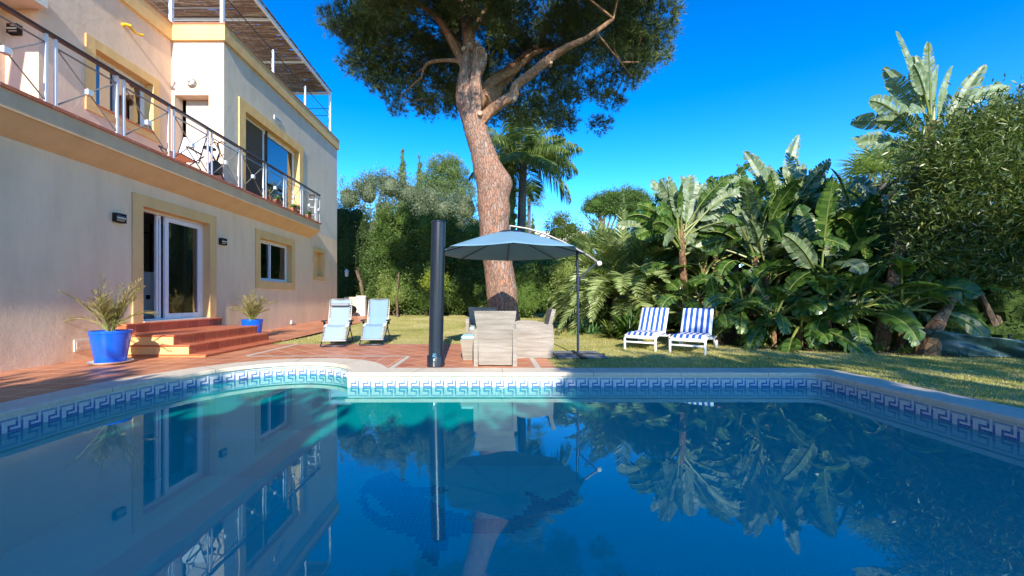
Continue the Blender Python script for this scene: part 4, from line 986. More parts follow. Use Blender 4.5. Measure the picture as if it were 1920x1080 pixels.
# low garden wall beyond the recliners, grill drum
T = thing('low_garden_wall', 'low cream wall with a pillar at the end of the garden path', 'wall', (-6.8, 19.6, GZ(0, 19.6)))
MB().box(-.5, .10, -.1, .1, 0, .88).box(-.52, .10, -.12, .12, .88, .93).build('panel', M['wall'], T, True)
MB().box(.101, .52, -.14, .14, 0, .93).box(.08, .55, -.16, .16, .93, .99).build('pillar', M['white_pl'], T, True)
T = thing('round_grill', 'dark round grill standing against the low garden wall', 'grill', (-6.72, 18.7, GZ(0, 18.7)))
MB().lathe([(.1, .16), (.26, .25), (.29, .38), (.24, .5), (.1, .57), (.02, .58)], n=20).build('bowl', M['black'], T, True, True)
for a in (0, 2.1, 4.2): MB().tube([(.2 * math.cos(a), .2 * math.sin(a), .28), (.3 * math.cos(a), .3 * math.sin(a), 0)], .014, 6).build('leg', M['dark'], T, True)
T = thing('garden_lantern', 'small pale garden lantern among the dark trees by the villa corner', 'lantern', (px(650, 20.5), 20.5, GZ(0, 20.5)))
MB().tube([(0, 0, 0), (0, 0, 1.95)], .02, 6).build('post', M['dark'], T, True); MB().lathe([(.05, 1.95), (.09, 2.0), (.09, 2.2), (.13, 2.22), (.02, 2.36)], n=8).build('lamp_head', M['white'], T, True)

# green tarp fence on the right
T = thing('tarp_fence', 'sagging dark green tarpaulin screen at the right edge of the lawn', 'fence', (8.2, 7.35, 0))
vs = []; fs = []; P0 = Vector((8.15, 7.5, 0)); P1 = Vector((11.6, 6.15, 0)); nx, nz = 60, 14
for j in range(nz + 1):
    for i in range(nx + 1):
        u = i / nx; v = j / nz; p = P0.lerp(P1, u); top = .36 - .12 * u + .04 * math.sin(u * 9) + (.12 * max(0, 1 - u * 6)); fold = .05 * mnoise.noise(Vector((u * 9 + v * 3, v * 2.5, 1))) + .03 * math.sin(u * 26 + v * 4 + 2 * mnoise.noise(Vector((u * 5, v, 3))))
        vs.append((p.x + fold * .4, p.y + fold * 1.6 - .1 * v, top * v))
for j in range(nz):
    for i in range(nx): k = j * (nx + 1) + i; fs.append((k, k + 1, k + nx + 2, k + nx + 1))
tf = mkobj('tarpaulin', vs, fs, M['tarp'], T, None, False, True); m_ = tf.modifiers.new('thickness', 'SOLIDIFY'); m_.thickness = .006
for u in (0.02, .33, .66, .98):
    p = P0.lerp(P1, u); MB().tube([(p.x, p.y + .1, 0), (p.x, p.y + .1, .42)], .02, 8).build('post', M['brown_bark'], T)

# distant villa pieces
T = thing('distant_villa', 'far white villa with a terracotta gable roof between the palms', 'house', (px(990, 46), 46, 1.4))
def vbox(x0, x1, y0, y1, Y, d, name, mat): MB().box(px(x0, Y), px(x1, Y), Y, Y + d, pz(y1, Y), pz(y0, Y)).build(name, mat, T)
vbox(972, 1012, 440, 470, 46, 6, 'wall', M['white_pl']); vbox(1012, 1100, 434, 480, 48, 5, 'wall', M['white_pl'])
Y = 46; b = MB(); a_, b_, c_ = px(966, Y), px(986, Y), px(1014, Y); zz = pz(440, Y); zt = pz(420, Y)
b.add([(a_, Y - .4, zz), (c_, Y - .4, zz), (b_, Y - .4, zt), (a_, Y + 6, zz), (c_, Y + 6, zz), (b_, Y + 6, zt)], [(0, 1, 2), (3, 5, 4), (0, 2, 5, 3), (1, 4, 5, 2), (0, 3, 4, 1)], [1, 1, 0, 0, 0]); b.build('roof', [M['rooftile'], M['white_pl']], T)
vbox(1052, 1066, 428, 434, 48.2, 4, 'chimney', M['white_pl'])
# ---------------------------------------------------------------- vegetation
def cloud(ell, n, L, W, clump=.35, per=60, outward=.6, shell=.55, squash=1):
    """leaf clouds: ell = list of (cx,cy,cz,rx,ry,rz); sub-clumps near each ellipsoid's surface"""
    vol = np.array([(e[3] * e[4] * e[5]) ** (2 / 3) for e in ell]); pr = vol / vol.sum(); Cs = []; Ds = []
    for e, p in zip(ell, pr):
        ne = int(n * p); k = max(3, ne // per); c = np.array(e[:3]); r = np.array(e[3:6])
        u = unit(NR.normal(size=(k, 3))); rad = (shell + (1 - shell) * NR.random((k, 1))) * NR.uniform(.9, 1.08, (k, 1)); cc = c + u * r * rad
        idx = NR.integers(0, k, ne); cs = clump * NR.uniform(.6, 1.3, (k, 1))
        o = NR.normal(size=(ne, 3)) * np.array([1, 1, squash]) * .5; P = cc[idx] + o * cs[idx]
        D = unit(unit(P - c) * outward + unit(o) * .5 + NR.normal(size=(ne, 3)) * .55 + np.array([0, 0, .15])); Cs.append(P); Ds.append(D)
    C = np.concatenate(Cs); D = np.concatenate(Ds); return leaves(C, D, L * NR.uniform(.7, 1.25, len(C)), W * NR.uniform(.7, 1.2, len(C)))
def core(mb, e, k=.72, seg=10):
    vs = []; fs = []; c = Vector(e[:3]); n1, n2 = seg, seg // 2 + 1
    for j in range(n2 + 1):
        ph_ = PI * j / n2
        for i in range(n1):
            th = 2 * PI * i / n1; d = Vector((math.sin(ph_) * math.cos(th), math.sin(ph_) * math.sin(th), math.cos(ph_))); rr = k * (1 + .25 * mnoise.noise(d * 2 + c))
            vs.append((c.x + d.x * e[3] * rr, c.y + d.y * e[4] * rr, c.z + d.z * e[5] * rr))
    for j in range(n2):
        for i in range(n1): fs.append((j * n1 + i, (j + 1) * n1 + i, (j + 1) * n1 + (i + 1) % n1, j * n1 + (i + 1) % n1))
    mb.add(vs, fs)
def quadsof(mb, limit=None):
    V = np.array(mb.v); return np.stack([V[list(f)] for f in mb.f if len(f) == 4], 0)
def tree(name, label, cat, base, trunk, ell, n, L, W, mat, tmat, group=None, clump=.4, per=60, corek=.55, limbs=True, squash=1, outward=.6, shell=.55):
    T = thing(name, label, cat, base, 0, group)
    if trunk:
        b = MB(); x0, y0, z0 = base; hh, r = trunk; e0 = ell[0]; top = Vector((e0[0], e0[1], max(z0 + hh, 0)))
        mid = Vector((x0, y0, z0)).lerp(top, .5) + Vector((rnd.uniform(-.15, .15), 0, 0)); b.tube([(x0, y0, z0 - .05), tuple(mid), tuple(top)], [r, r * .75, r * .5], 9, jit=.3)
        if limbs:
            for e in ell[:9]: b.tube([tuple(mid.lerp(top, rnd.uniform(0, .8))), tuple(top.lerp(Vector(e[:3]), .5) + Vector((0, 0, -.1))), tuple(e[:3])], [r * .4, r * .25, r * .1], 6)
        b.build('trunk', tmat, T, smooth=True)
    Q = cloud(ell, n, L, W, clump, per, outward, shell, squash)
    cb = MB()
    if corek:
        for e in ell: core(cb, e, corek)
    key = [k_ for k_ in CORE if M[k_] == mat][0]; leafmesh('crown', Q, cb, key, T); return T
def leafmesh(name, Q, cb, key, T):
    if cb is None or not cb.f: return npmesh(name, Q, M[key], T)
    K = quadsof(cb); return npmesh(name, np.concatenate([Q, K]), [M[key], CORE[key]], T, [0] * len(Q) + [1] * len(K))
def E(x, y, rx, rz_, Y, ry=None): # ellipsoid from picture measurements at a known distance
    s = Y / 745; return (px(x, Y), Y, pz(y, Y), rx * s, (ry if ry else rx * s), rz_ * s)
def B(x, Y): return (px(x, Y), Y, GZ(px(x, Y), Y))

# --- the big stone pine
Y0 = 10.5
T = thing('stone_pine', 'tall stone pine with plated pinkish trunk and wide umbrella crown', 'tree', (.42, Y0, 0))
tk = [(960, 655, .50), (950, 610, .455), (944, 575, .44), (940, 540, .435), (934, 500, .42), (929, 460, .41), (926, 420, .41), (922, 385, .42), (921, 355, .40), (916, 325, .42), (906, 290, .37), (896, 260, .35), (890, 235, .345), (884, 212, .33), (879, 190, .265), (876, 168, .215), (874, 150, .18)]
b = MB(); NS = 28; vs = []
pts = catmull([(px(x, Y0), pz(y, Y0), r) for x, y, r in tk], 4)
pts = [(a_, b_, c_ * .93) for a_, b_, c_ in pts]
for i, (x, z, r) in enumerate(pts):
    for j in range(NS):
        a = 2 * PI * j / NS; rr = r * (1 + .10 * mnoise.noise(Vector((math.cos(a) * 1.3, math.sin(a) * 1.3, z * .9))) + .05 * mnoise.noise(Vector((math.cos(a) * 5, math.sin(a) * 5, z * 4))) + .025 * mnoise.noise(Vector((math.cos(a) * 12, math.sin(a) * 12, z * 9))))
        if z < .5: rr *= 1 + .25 * (.5 - z) * (1 + .5 * math.sin(a * 5))
        g = math.exp(-((z - 4.1) / .33) ** 2) * max(0, math.cos(a)) * .20 + math.exp(-((z - 3.45) / .3) ** 2) * max(0, math.cos(a)) * .10; rr += g
        vs.append((x + math.cos(a) * rr, Y0 + math.sin(a) * rr, z))
fs = []
for i in range(len(pts) - 1):
    for j in range(NS): c_ = (j + 1) % NS; fs.append((i * NS + j, i * NS + c_, i * NS + NS + c_, i * NS + NS + j))
fs.append(tuple(range((len(pts) - 1) * NS, len(pts) * NS))); b.add(vs, fs)
trk = b.build('trunk', M['pine_bark'], T, smooth=True)
LIMBPTS = []
def limb(pl, mat=None, n=10, jit=.35, name='limb'):
    P = catmull([(px(x, Y), Y, pz(y, Y), r) for x, y, Y, r in pl], 3); LIMBPTS.extend([p[:3] for p in P if p[2] > 7.0 and p[3] < .15]); MB().tube([p[:3] for p in P], [p[3] for p in P], n, jit=jit).build(name, mat or M['limb_bark'], T, smooth=True)
def lp(pl, **k): limb(pl, **k)
lp([(886, 240, 10.5, .24), (874, 195, 10.5, .215), (872, 150, 10.5, .19), (880, 100, 10.5, .17), (876, 50, 10.5, .15), (868, 0, 10.5, .14), (862, -60, 10.5, .12), (860, -130, 10.5, .08)], mat=M['pine_bark'], n=16)
lp([(891, 245, 10.48, .2), (894, 190, 10.3, .15), (893, 150, 10.3, .125), (899, 122, 10.3, .15), (900, 106, 10.3, .155), (893, 92, 10.3, .10), (890, 85, 10.3, .06)], mat=M['pine_bark'], n=14, jit=.7)
lp([(893, 236, 10.47, .2), (920, 208, 10.3, .15), (948, 187, 10.1, .125), (962, 180, 10.1, .135), (966, 160, 10.0, .10), (985, 145, 9.9, .105), (1020, 118, 9.7, .10), (1060, 90, 9.4, .085), (1100, 72, 9.2, .06), (1150, 35, 9.0, .035)], n=12)
lp([(895, 200, 10.7, .16), (912, 165, 10.9, .13), (940, 143, 11, .11), (970, 128, 11.1, .085), (1000, 100, 11.3, .06), (1060, 82, 11.6, .04)], n=10)
lp([(905, 195, 10.9, .26), (925, 170, 11.3, .24), (950, 140, 11.7, .2), (990, 105, 12.2, .15), (1030, 80, 12.6, .1)], n=12)
lp([(872, 130, 10.6, .13), (850, 85, 10.5, .10), (828, 45, 10.3, .08), (800, 15, 10.2, .07), (765, 4, 10, .06), (735, 5, 9.9, .04)], n=10)
lp([(868, 112, 10.7, .12), (850, 70, 10.9, .09), (820, 30, 11.2, .08), (812, -10, 11.4, .05)], n=8)
lp([(866, 115, 10.5, .06), (830, 113, 10.6, .045), (800, 120, 10.8, .035), (790, 145, 10.9, .02)], n=7)
lp([(885, 60, 10.5, .07), (905, 25, 10.6, .055), (925, -5, 10.8, .045), (950, -40, 11, .03)], n=8)
for (x, y, Y, r, dx, dz) in ((962, 184, 9.98, .055, .05, -.02), (900, 214, 10.15, .065, .0, .02), (884, 85, 10.15, .05, -.05, .02), (873, 92, 10.35, .06, -.05, 0), (1033, 118, 9.6, .035, 0, 0)):
    c = Vector((px(x, Y), Y, pz(y, Y))); MB().tube([tuple(c + Vector((0, .12, 0))), tuple(c + Vector((dx, -.03, dz)))], [r * 1.15, r], 10, 0).build('cut_stub', M['cutwood'], T, smooth=True)
# crown: clumps of needle tufts
clumps = []
def accept(x, y):
    dx, dy = (x - .15) / 5.05, (y - 10.2) / 4.7; return math.hypot(dx, dy)
tries = 0
while len(clumps) < 300 and tries < 20000:
    tries += 1; a = rnd.uniform(0, 2 * PI); rr = math.sqrt(rnd.random()); x = .15 + 4.75 * rr * math.cos(a); y = 10.2 + 4.5 * rr * math.sin(a)
    lump = mnoise.noise(Vector((x * .45, y * .45, 2))); lo = 8.35 - 1.25 * rr ** 2.2 + .55 * lump; lo += .55 * max(0, (9.8 - y) / 3); hi = 11.6 - 2.6 * rr ** 2
    if hi < lo + .3: hi = lo + .5
    lim = 1 + .1 * mnoise.noise(Vector((math.cos(a) * 2, math.sin(a) * 2, 5)))
    if rr > lim: continue
    z = lo + (hi - lo) * rnd.random() ** 1.35 if rnd.random() < .75 else hi
    if y < 9.4 and z < 8.1 and abs(x) < 2.6: continue
    if 561 - (z - .6 - EYE) * 745 / y > -30 and not 660 < 925 + x * 745 / y < 1215: continue
    clumps.append((x, y, z, rnd.uniform(.42, .72)))
for (x, y, Y, r) in [(620, 30, 10.2, .35), (640, 55, 10.4, .4), (615, 50, 10, .22), (672, 75, 10.6, .5), (700, 95, 10.5, .45), (735, 110, 10.9, .5), (712, 150, 11, .4), (700, 160, 11.2, .28), (735, 180, 11.2, .42), (765, 170, 11.3, .5), (745, 205, 11.3, .3), (790, 190, 11.5, .45), (825, 195, 11.6, .42), (850, 205, 11.8, .4),
                     (800, 150, 11.8, .5), (840, 160, 12, .5), (770, 130, 11.5, .5), (680, 40, 10.3, .5), (720, 60, 10.4, .5), (760, 60, 10.6, .5), (655, 10, 10, .45), (700, 5, 10, .5),
                     (990, 190, 12, .5), (1020, 200, 11.8, .42), (955, 195, 12.2, .5), (980, 225, 12, .42), (1015, 225, 11.9, .38), (1050, 185, 11.5, .45), (1045, 215, 11.6, .3), (1090, 165, 11.2, .5), (1130, 160, 11, .45), (1125, 180, 11, .32), (1160, 135, 10.7, .45), (1190, 150, 10.6, .35), (1200, 120, 10.4, .45), (1225, 90, 10.2, .5), (1240, 60, 10, .45), (1250, 30, 9.8, .45), (1248, 105, 10, .22), (1180, 75, 10, .5), (1150, 100, 10.2, .5),
                     (1060, 130, 11.4, .6), (1010, 160, 12.2, .6), (1100, 110, 10.9, .6), (920, 110, 12.6, .7), (960, 90, 12.4, .7), (1000, 60, 12, .7), (930, 60, 12.4, .7), (1050, 60, 11.4, .7), (1100, 40, 10.6, .6), (1180, 30, 9.8, .55), (1210, 60, 9.9, .5), (1150, 50, 9.9, .5), (840, 20, 11.8, .6), (960, 20, 11.6, .7), (1020, 10, 11, .7), (900, 150, 12.8, .6), (950, 150, 12.8, .6), (1080, 10, 10, .55), (1130, 5, 9.7, .5), (1200, 5, 9.6, .5), (1240, -5, 9.6, .45)]:
    clumps.append((px(x, Y), Y, pz(y, Y), r))
cl = np.array(clumps); cl[:, 3] *= .86; TPC = 170; NPT = 13
k = len(cl); idx = np.repeat(np.arange(k), (TPC * (cl[:, 3] / .5) ** 1.7).astype(int)); u = unit(NR.normal(size=(len(idx), 3)) * [1, 1, .75] + [0, 0, .1])
rad = cl[idx, 3:4] * (NR.random((len(idx), 1)) ** .4) * NR.uniform(.7, 1.15, (len(idx), 1)); tc_ = cl[idx, :3] + u * rad * [1.1, 1.1, .72]
td = unit(u * .8 + [0, 0, .35] + NR.normal(size=tc_.shape) * .3)
C = np.repeat(tc_, NPT, 0); D = unit(np.repeat(td, NPT, 0) + NR.normal(size=(len(C), 3)) * .55); L_ = NR.uniform(.12, .22, len(C)); S = unit(np.cross(D, NR.normal(size=C.shape))) * .0056
Q = np.stack([C - S, C + S, C + D * L_.reshape(-1, 1)], 1)
npmesh('crown', Q, M['needles'], T, None, 3)
tw = MB()
hubs = LIMBPTS + [(px(876, 10.5), 10.5, pz(40, 10.5)), (px(1060, 9.4), 9.4, pz(90, 9.4)), (px(1000, 11.3), 11.3, pz(100, 11.3)), (px(1030, 12.6), 12.6, pz(80, 12.6)), (px(800, 10.2), 10.2, pz(15, 10.2)), (px(812, 11.4), 11.4, pz(-10, 11.4)), (px(800, 10.8), 10.8, pz(120, 10.8)), (px(862, 10.5), 10.5, pz(-60, 10.5)), (px(1150, 9), 9, pz(35, 9))]
for c in clumps:
    v = Vector(c[:3])
    if rnd.random() < .4: continue
    h_ = min(hubs, key=lambda q_: (Vector(q_) - v).length + max(0, q_[2] - v.z) * .5 + rnd.random() * .5); hubs.append(tuple(Vector(h_).lerp(v, .6))); h_ = Vector(h_); m_ = h_.lerp(v, .5) + Vector((rnd.uniform(-.25, .25), rnd.uniform(-.2, .2), rnd.uniform(-.3, .05)))
    tw.tube([tuple(h_), tuple(m_), tuple(v)], [.026, .016, .006], 5, cap=False)
tw.build('branch', M['limb_bark'], T, smooth=True)

# --- background trees left and centre
hcols = [(722, 470, 30, 92), (757, 466, 34, 98), (800, 474, 36, 92), (842, 479, 36, 88), (884, 484, 32, 84)]
lbl = ['leftmost conifer of the tall clipped screen, its left side sunlit', 'second conifer of the tall screen behind the lawn', 'conifer of the tall screen just left of the shower column', 'conifer of the tall screen just right of the shower column', 'conifer of the tall screen left of the pine trunk']
for (x, y, rx, rz_), lb in zip(hcols, lbl):
    Yh = rnd.uniform(20.0, 20.8); s = Yh / 745; X = px(x, Yh); zt = pz(y - rz_ * .78, Yh); z0_ = GZ(X, Yh); ells = []
    for k_ in range(6):
        t_ = k_ / 5; ells.append((X + rnd.uniform(-.15, .15), Yh + rnd.uniform(-.1, .2), z0_ + .75 + t_ * (zt - z0_ - 1.4), rx * s * (1.22 - .45 * t_ ** 3), .95, .85))
    tree('screen_conifer', lb, 'tree', (X, Yh, z0_), (1.5, .11), ells, 22000, .12, .05, M['hedge'], M['brown_bark'], 'conifer screen behind the lawn', .34, 90, .66, False)
tree('screen_conifer', 'shorter shaded conifer right of the pine trunk under the parasol', 'tree', B(1000, 18.5), (1, .1), [E(985, 560, 36, 40, 18.5), E(990, 520, 36, 40, 18.6), E(1025, 555, 30, 40, 18.5), E(1020, 515, 28, 30, 18.6)], 11000, .12, .05, M['hedge'], M['brown_bark'], 'conifer screen behind the lawn', .35, 80, .8, False)
tree('screen_conifer', 'sunlit hedge conifer between the parasol and the date palm', 'tree', B(1062, 17.5), (1, .1), [E(1060, 560, 34, 40, 17.5), E(1062, 515, 32, 35, 17.6), E(1085, 480, 30, 28, 17.8), E(1100, 540, 36, 50, 18)], 11000, .12, .05, M['farleaf'], M['brown_bark'], 'conifer screen behind the lawn', .35, 80, .8, False)
tree('dark_oak', 'dark evergreen oak with bare trunk beside the villa corner', 'tree', B(688, 20.8), (3.4, .13), [E(655, 470, 28, 60, 21.5), E(650, 540, 26, 45, 21.5), E(682, 500, 22, 60, 22), E(640, 420, 30, 40, 22), E(668, 420, 24, 40, 22.5)], 12000, .10, .05, M['darkleaf'], M['brown_bark'], None, .4, 70, .75, True)
tree('olive_tree', 'silvery olive tree rising just right of the villa corner', 'tree', B(665, 25), (3, .18), [E(655, 372, 34, 36, 25), E(690, 362, 32, 40, 25.4), E(672, 430, 36, 40, 25), E(640, 410, 22, 40, 25), E(700, 430, 24, 34, 25)], 12000, .12, .045, M['olive'], M['brown_bark'], 'silvery trees behind the screen', .45, 70, .5)
tree('olive_tree', 'broad silvery olive tree below the tallest cypress spire', 'tree', B(745, 25), (3, .18), [E(735, 352, 40, 34, 25), E(768, 365, 36, 36, 25.4), E(800, 372, 26, 34, 25.2), E(720, 395, 34, 34, 25), E(790, 400, 30, 40, 25), E(750, 420, 40, 36, 25)], 13000, .12, .045, M['olive'], M['brown_bark'], 'silvery trees behind the screen', .45, 70, .5)
tree('olive_tree', 'silvery olive tree behind the shower column and left of the pine', 'tree', B(860, 24.5), (3, .18), [E(833, 398, 42, 36, 24.5), E(872, 390, 38, 42, 24.7), E(850, 422, 44, 34, 24.5), E(800, 405, 34, 34, 24.6), E(778, 398, 26, 34, 24.8), E(812, 372, 24, 26, 24.9), E(850, 440, 40, 30, 24.5), E(890, 430, 24, 40, 24.5), E(812, 430, 26, 30, 24.5)], 19000, .12, .045, M['olive'], M['brown_bark'], 'silvery trees behind the screen', .45, 70, .5)
tree('dark_oak', 'small blue grey tree on the skyline left of the tallest cypress', 'tree', B(700, 30), (4, .15), [E(694, 342, 16, 13, 30), E(718, 338, 18, 13, 30), E(730, 350, 22, 16, 30), E(680, 352, 14, 12, 30)], 5000, .13, .05, M['darkleaf'], M['brown_bark'], None, .45, 50, .55)
tree('aleppo_pine', 'bright green rounded pine on the skyline left of the stone pine trunk', 'tree', B(840, 28), (4, .2), [E(825, 318, 26, 22, 28), E(852, 325, 26, 24, 28), E(805, 345, 26, 26, 28.3), E(865, 360, 26, 30, 28.3), E(835, 360, 34, 30, 28), E(810, 380, 24, 26, 28), E(845, 305, 16, 12, 28)], 36000, .12, .04, M['aleppo'], M['brown_bark'], None, .36, 90, .38)
def cypress(label, x, ytop, ybot, wpx, Y, n=6000, mat='conifer'):
    s = Y / 745; X = px(x, Y); zt, zb = pz(ytop, Y), pz(ybot, Y); hh = zt - zb; ells = []
    for k_ in range(9): t_ = k_ / 8; ells.append((X + rnd.uniform(-.04, .04), Y, zb + hh * t_ * .96, wpx * s * .5 * (1.02 - t_ * .93) ** .75, wpx * s * .5 * (1.02 - t_ * .93) ** .75, hh / 9 * .9))
    T_ = thing('cypress', label, 'tree', (X, Y, GZ(X, Y)), 0, 'slender cypresses on the skyline')
    MB().tube([(X, Y, GZ(X, Y)), (X, Y, zb + hh * .5)], [.12, .05], 6).build('trunk', M['brown_bark'], T_)
    Q = cloud(ells, n, .13, .045, .14, 50, .5, .5); D_ = Q[:, 2] - Q[:, 0]; Q[:, 2, 2] += np.abs(D_[:, 0]) * .6
    cb = MB(); [core(cb, e, .75) for e in ells]; leafmesh('crown', Q, cb, mat, T_)
cypress('tallest cypress spire left of the round green pine', 755, 282, 400, 30, 31)
cypress('shorter cypress spire touching the left of the round green pine', 787, 296, 400, 26, 32)
cypress('hairy tall cypress directly right of the pine trunk', 957, 225, 590, 44, 19.5, 14000)
cypress('tiny far cypress right of the palm trunk above the parasol', 999, 404, 452, 12, 42, 2500)
cypress('far cypress half hidden behind the slim palm trunk', 985, 385, 450, 14, 40, 2500)
cypress('pale cypress in front of the distant umbrella pine', 1168, 355, 440, 26, 30, 5000)
tree('garden_tree', 'olive green airy tree on the skyline right of the parasol boom', 'tree', B(1052, 26), (2.5, .15), [E(1045, 440, 32, 26, 26), E(1070, 430, 24, 22, 26), E(1048, 415, 22, 14, 26), E(1078, 455, 30, 24, 26)], 9000, .11, .05, M['bushleaf'], M['brown_bark'], None, .45, 60, .5)
tree('umbrella_pine', 'distant umbrella pine with a flat dense crown against the sky', 'tree', B(1172, 36), (8.3, .25), [E(1120, 384, 26, 17, 36), E(1150, 372, 30, 18, 36), E(1185, 370, 30, 18, 36), E(1205, 382, 22, 16, 36), E(1140, 394, 26, 12, 36), E(1175, 390, 30, 14, 36), E(1105, 392, 14, 10, 36)], 30000, .15, .05, M['hedge'], M['brown_bark'], None, .45, 80, .7)
T_ = thing('far_hedge', 'rounded yellow green hedge on the skyline behind the date palm', 'hedge', B(1150, 27))
el = [E(x, y, 34, 26, 27) for x, y in ((1095, 458), (1130, 448), (1165, 452), (1200, 446), (1235, 440), (1110, 490), (1150, 490), (1190, 490), (1230, 480), (1265, 440))]
cb = MB(); [core(cb, e, .6) for e in el]; leafmesh('foliage', cloud(el, 15000, .13, .06, .4, 80), cb, 'farleaf', T_)
T_ = thing('back_hedge', 'tall dark hedge closing the garden behind the banana plants', 'hedge', (9, 14, .05))
el = [(x, 13.6 + .3 * math.sin(x), z, 1.3, .8, 1.0) for x in np.arange(4.0, 28, 1.3) for z in ((.6, 1.4) if x < 6.2 else (.6, 1.7, 2.8))] + [(x, 14.1, 3.7, 1.3, .8, .8) for x in np.arange(8, 28, 1.4)]
cb = MB(); [core(cb, e, .7) for e in el]; leafmesh('foliage', cloud(el, 50000, .12, .055, .4, 80), cb, 'darkleaf', T_)
T_ = thing('side_hedge', 'loose dark hedge behind the tarpaulin screen', 'hedge', (11.5, 8.6, 0))
el = [(8.9 + i * .8, 8.7 - i * .33, z, .75, .5, .55) for i in range(14) for z in (.35, 1.0, 1.6, 2.2)]
cb = MB(); [core(cb, e, .75) for e in el]; leafmesh('foliage', cloud(el, 42000, .085, .035, .3, 70), cb, 'bushleaf', T_)
T_ = thing('left_hedge', 'dark hedge filling the corner behind the villa end', 'hedge', (-8, 22, .3))
el = [(x, 22.5, z, 1.2, .7, .9) for x in np.arange(-9.5, -5.2, 1.1) for z in (.9, 2.0, 3.1, 4.1)]
cb = MB(); [core(cb, e, .9) for e in el]; leafmesh('foliage', cloud(el, 12000, .12, .055, .4, 80), cb, 'darkleaf', T_)
T_ = thing('screen_hedge', 'shaded hedge base behind the conifer screen and pine trunk', 'hedge', (0, 22.2, .3))
el = [(x, 22.2, z, 1.2, .6, .9) for x in np.arange(-5, 4.5, 1.2) for z in (.9, 2.0, 3.0)]
cb = MB(); [core(cb, e, .9) for e in el]; leafmesh('foliage', cloud(el, 12000, .12, .055, .4, 80), cb, 'hedge', T_)
tree('topiary_bush', 'small round yellow green bush half hidden by the shower column', 'bush', B(815, 17.2), (.9, .035), [E(815, 520, 24, 24, 17.2), E(806, 532, 15, 12, 17.1), E(826, 530, 15, 14, 17.2)], 3500, .07, .04, M['topiary'], M['brown_bark'], None, .2, 60, .8, False)
tree('shrub', 'bright leafy shrub at the foot of the leftmost screen conifer', 'bush', B(742, 19.2), (.4, .04), [E(742, 552, 22, 26, 19.2), E(725, 545, 18, 30, 19.3)], 3500, .10, .05, M['farleaf'], M['brown_bark'], None, .25, 60, .8, False)
T_ = thing('young_tree', 'thin bare stem standing in front of the conifer screen', 'tree', B(752, 18.8)); MB().tube([(px(745, 18.8), 18.8, GZ(0, 18.8)), (px(744, 18.8), 18.8, 1.2), (px(748, 18.8), 18.8, 2.3)], [.06, .045, .03], 7).build('trunk', M['brown_bark'], T_)
# --- palms
def crown_palm(name, label, base, top, r0, r1, nf, L, ll, lw, bend, droop, mat, tmat, emin, emax, nl=60, tr=True, group=None, seedrot=0, sa=.6):
    T_ = thing(name, label, 'palm', base, 0, group); out = []; stk = MB()
    if tr: MB().tube([base, tuple(Vector(base).lerp(Vector(top), .5)), top], [r0, (r0 + r1) / 2, r1], 12, jit=.15).build('trunk', tmat, T_, smooth=True)
    for i in range(nf):
        a = i * 2.39996 + seedrot + rnd.uniform(-.2, .2); e = emin + (emax - emin) * (i / max(1, nf - 1)) ** .8 + rnd.uniform(-.08, .08)
        frond(tuple(Vector(top) + Vector((math.cos(a) * r1 * .6, math.sin(a) * r1 * .6, rnd.uniform(-.1, .15)))), (math.cos(a) * math.cos(e), math.sin(a) * math.cos(e), math.sin(e)), L * rnd.uniform(.8, 1.1), bend * rnd.uniform(.8, 1.2), nl, ll, lw, droop, sa, out, stk, .12, stw=.022)
    f_ = npmesh('fronds', arr(out), mat, T_); stk.build('stalk', M['petiole'], f_); return T_
crown_palm('queen_palm', 'slim palm with drooping feathery crown beside the pine trunk', (px(972, 20), 20, .2), (px(981, 20), 20, pz(305, 20)), .26, .18, 24, 3.1, 1.25, .055, 1.25, 1.5, M['queen'], M['palm_bark'], -.05, 1.4, 70, seedrot=.2, sa=.35)
crown_palm('date_palm', 'large low date palm with arching feather fronds behind the left lounger', (px(1168, 12.6), 12.6, .02), (px(1168, 12.6), 12.6, 1.15), .42, .34, 80, 2.6, .46, .042, 1.1, .12, M['phoenix'], M['palm_bark'], -.05, 1.5, 66, seedrot=1.1, sa=.8)
crown_palm('date_palm', 'second date palm half hidden by the banana leaves, right of the first', (px(1225, 13.4), 13.4, .03), (px(1228, 13.4), 13.4, 1.7), .3, .28, 40, 2.4, .45, .04, 1.0, .12, M['phoenix'], M['palm_bark'], -.1, 1.5, 58, seedrot=2.3, sa=.85)
def fan_palm(label, base, top, nf, L, mat, rad=.55):
    T_ = thing('fan_palm', label, 'palm', base); MB().tube([base, top], [.16, .12], 10, jit=.2).build('trunk', M['palm_bark'], T_, smooth=True); out = []; stk = MB()
    for i in range(nf):
        a = i * 2.4; e = -.5 + 1.8 * (i / nf); d = Vector((math.cos(a) * math.cos(e), math.sin(a) * math.cos(e), math.sin(e))); c = Vector(top) + d * L; stk.tube([top, tuple(c)], [.014, .01], 4, cap=False)
        s = d.cross(Vector((0, 0, 1))).normalized(); u = s.cross(d).normalized()
        for k_ in range(26):
            th = -2.0 + 4.0 * k_ / 25; dd = (d * math.cos(th) + s * math.sin(th) + u * rnd.uniform(-.1, .15)).normalized(); w_ = dd.cross(u).normalized() * .022; m_ = c + dd * rad * .6; t_ = m_ + (dd + Vector((0, 0, -.35))).normalized() * rad * .5
            out.append((c - w_ * .3, c + w_ * .3, m_ + w_, m_ - w_)); out.append((m_ - w_, m_ + w_, t_ + w_ * .1, t_ - w_ * .1))
    f_ = npmesh('fronds', arr(out), mat, T_); stk.build('stalk', M['petiole'], f_)
fan_palm('small far fan palm just right of the slim palm trunk', B(992, 30), (px(992, 30), 30, pz(372, 30)), 20, .8, M['phoenix'], .75)
fan_palm('spiky fan palm at the left of the leafy bush on the right', B(1650, 11.5), (px(1655, 11.5), 11.5, pz(345, 11.5)), 26, .75, M['phoenix'], .65)
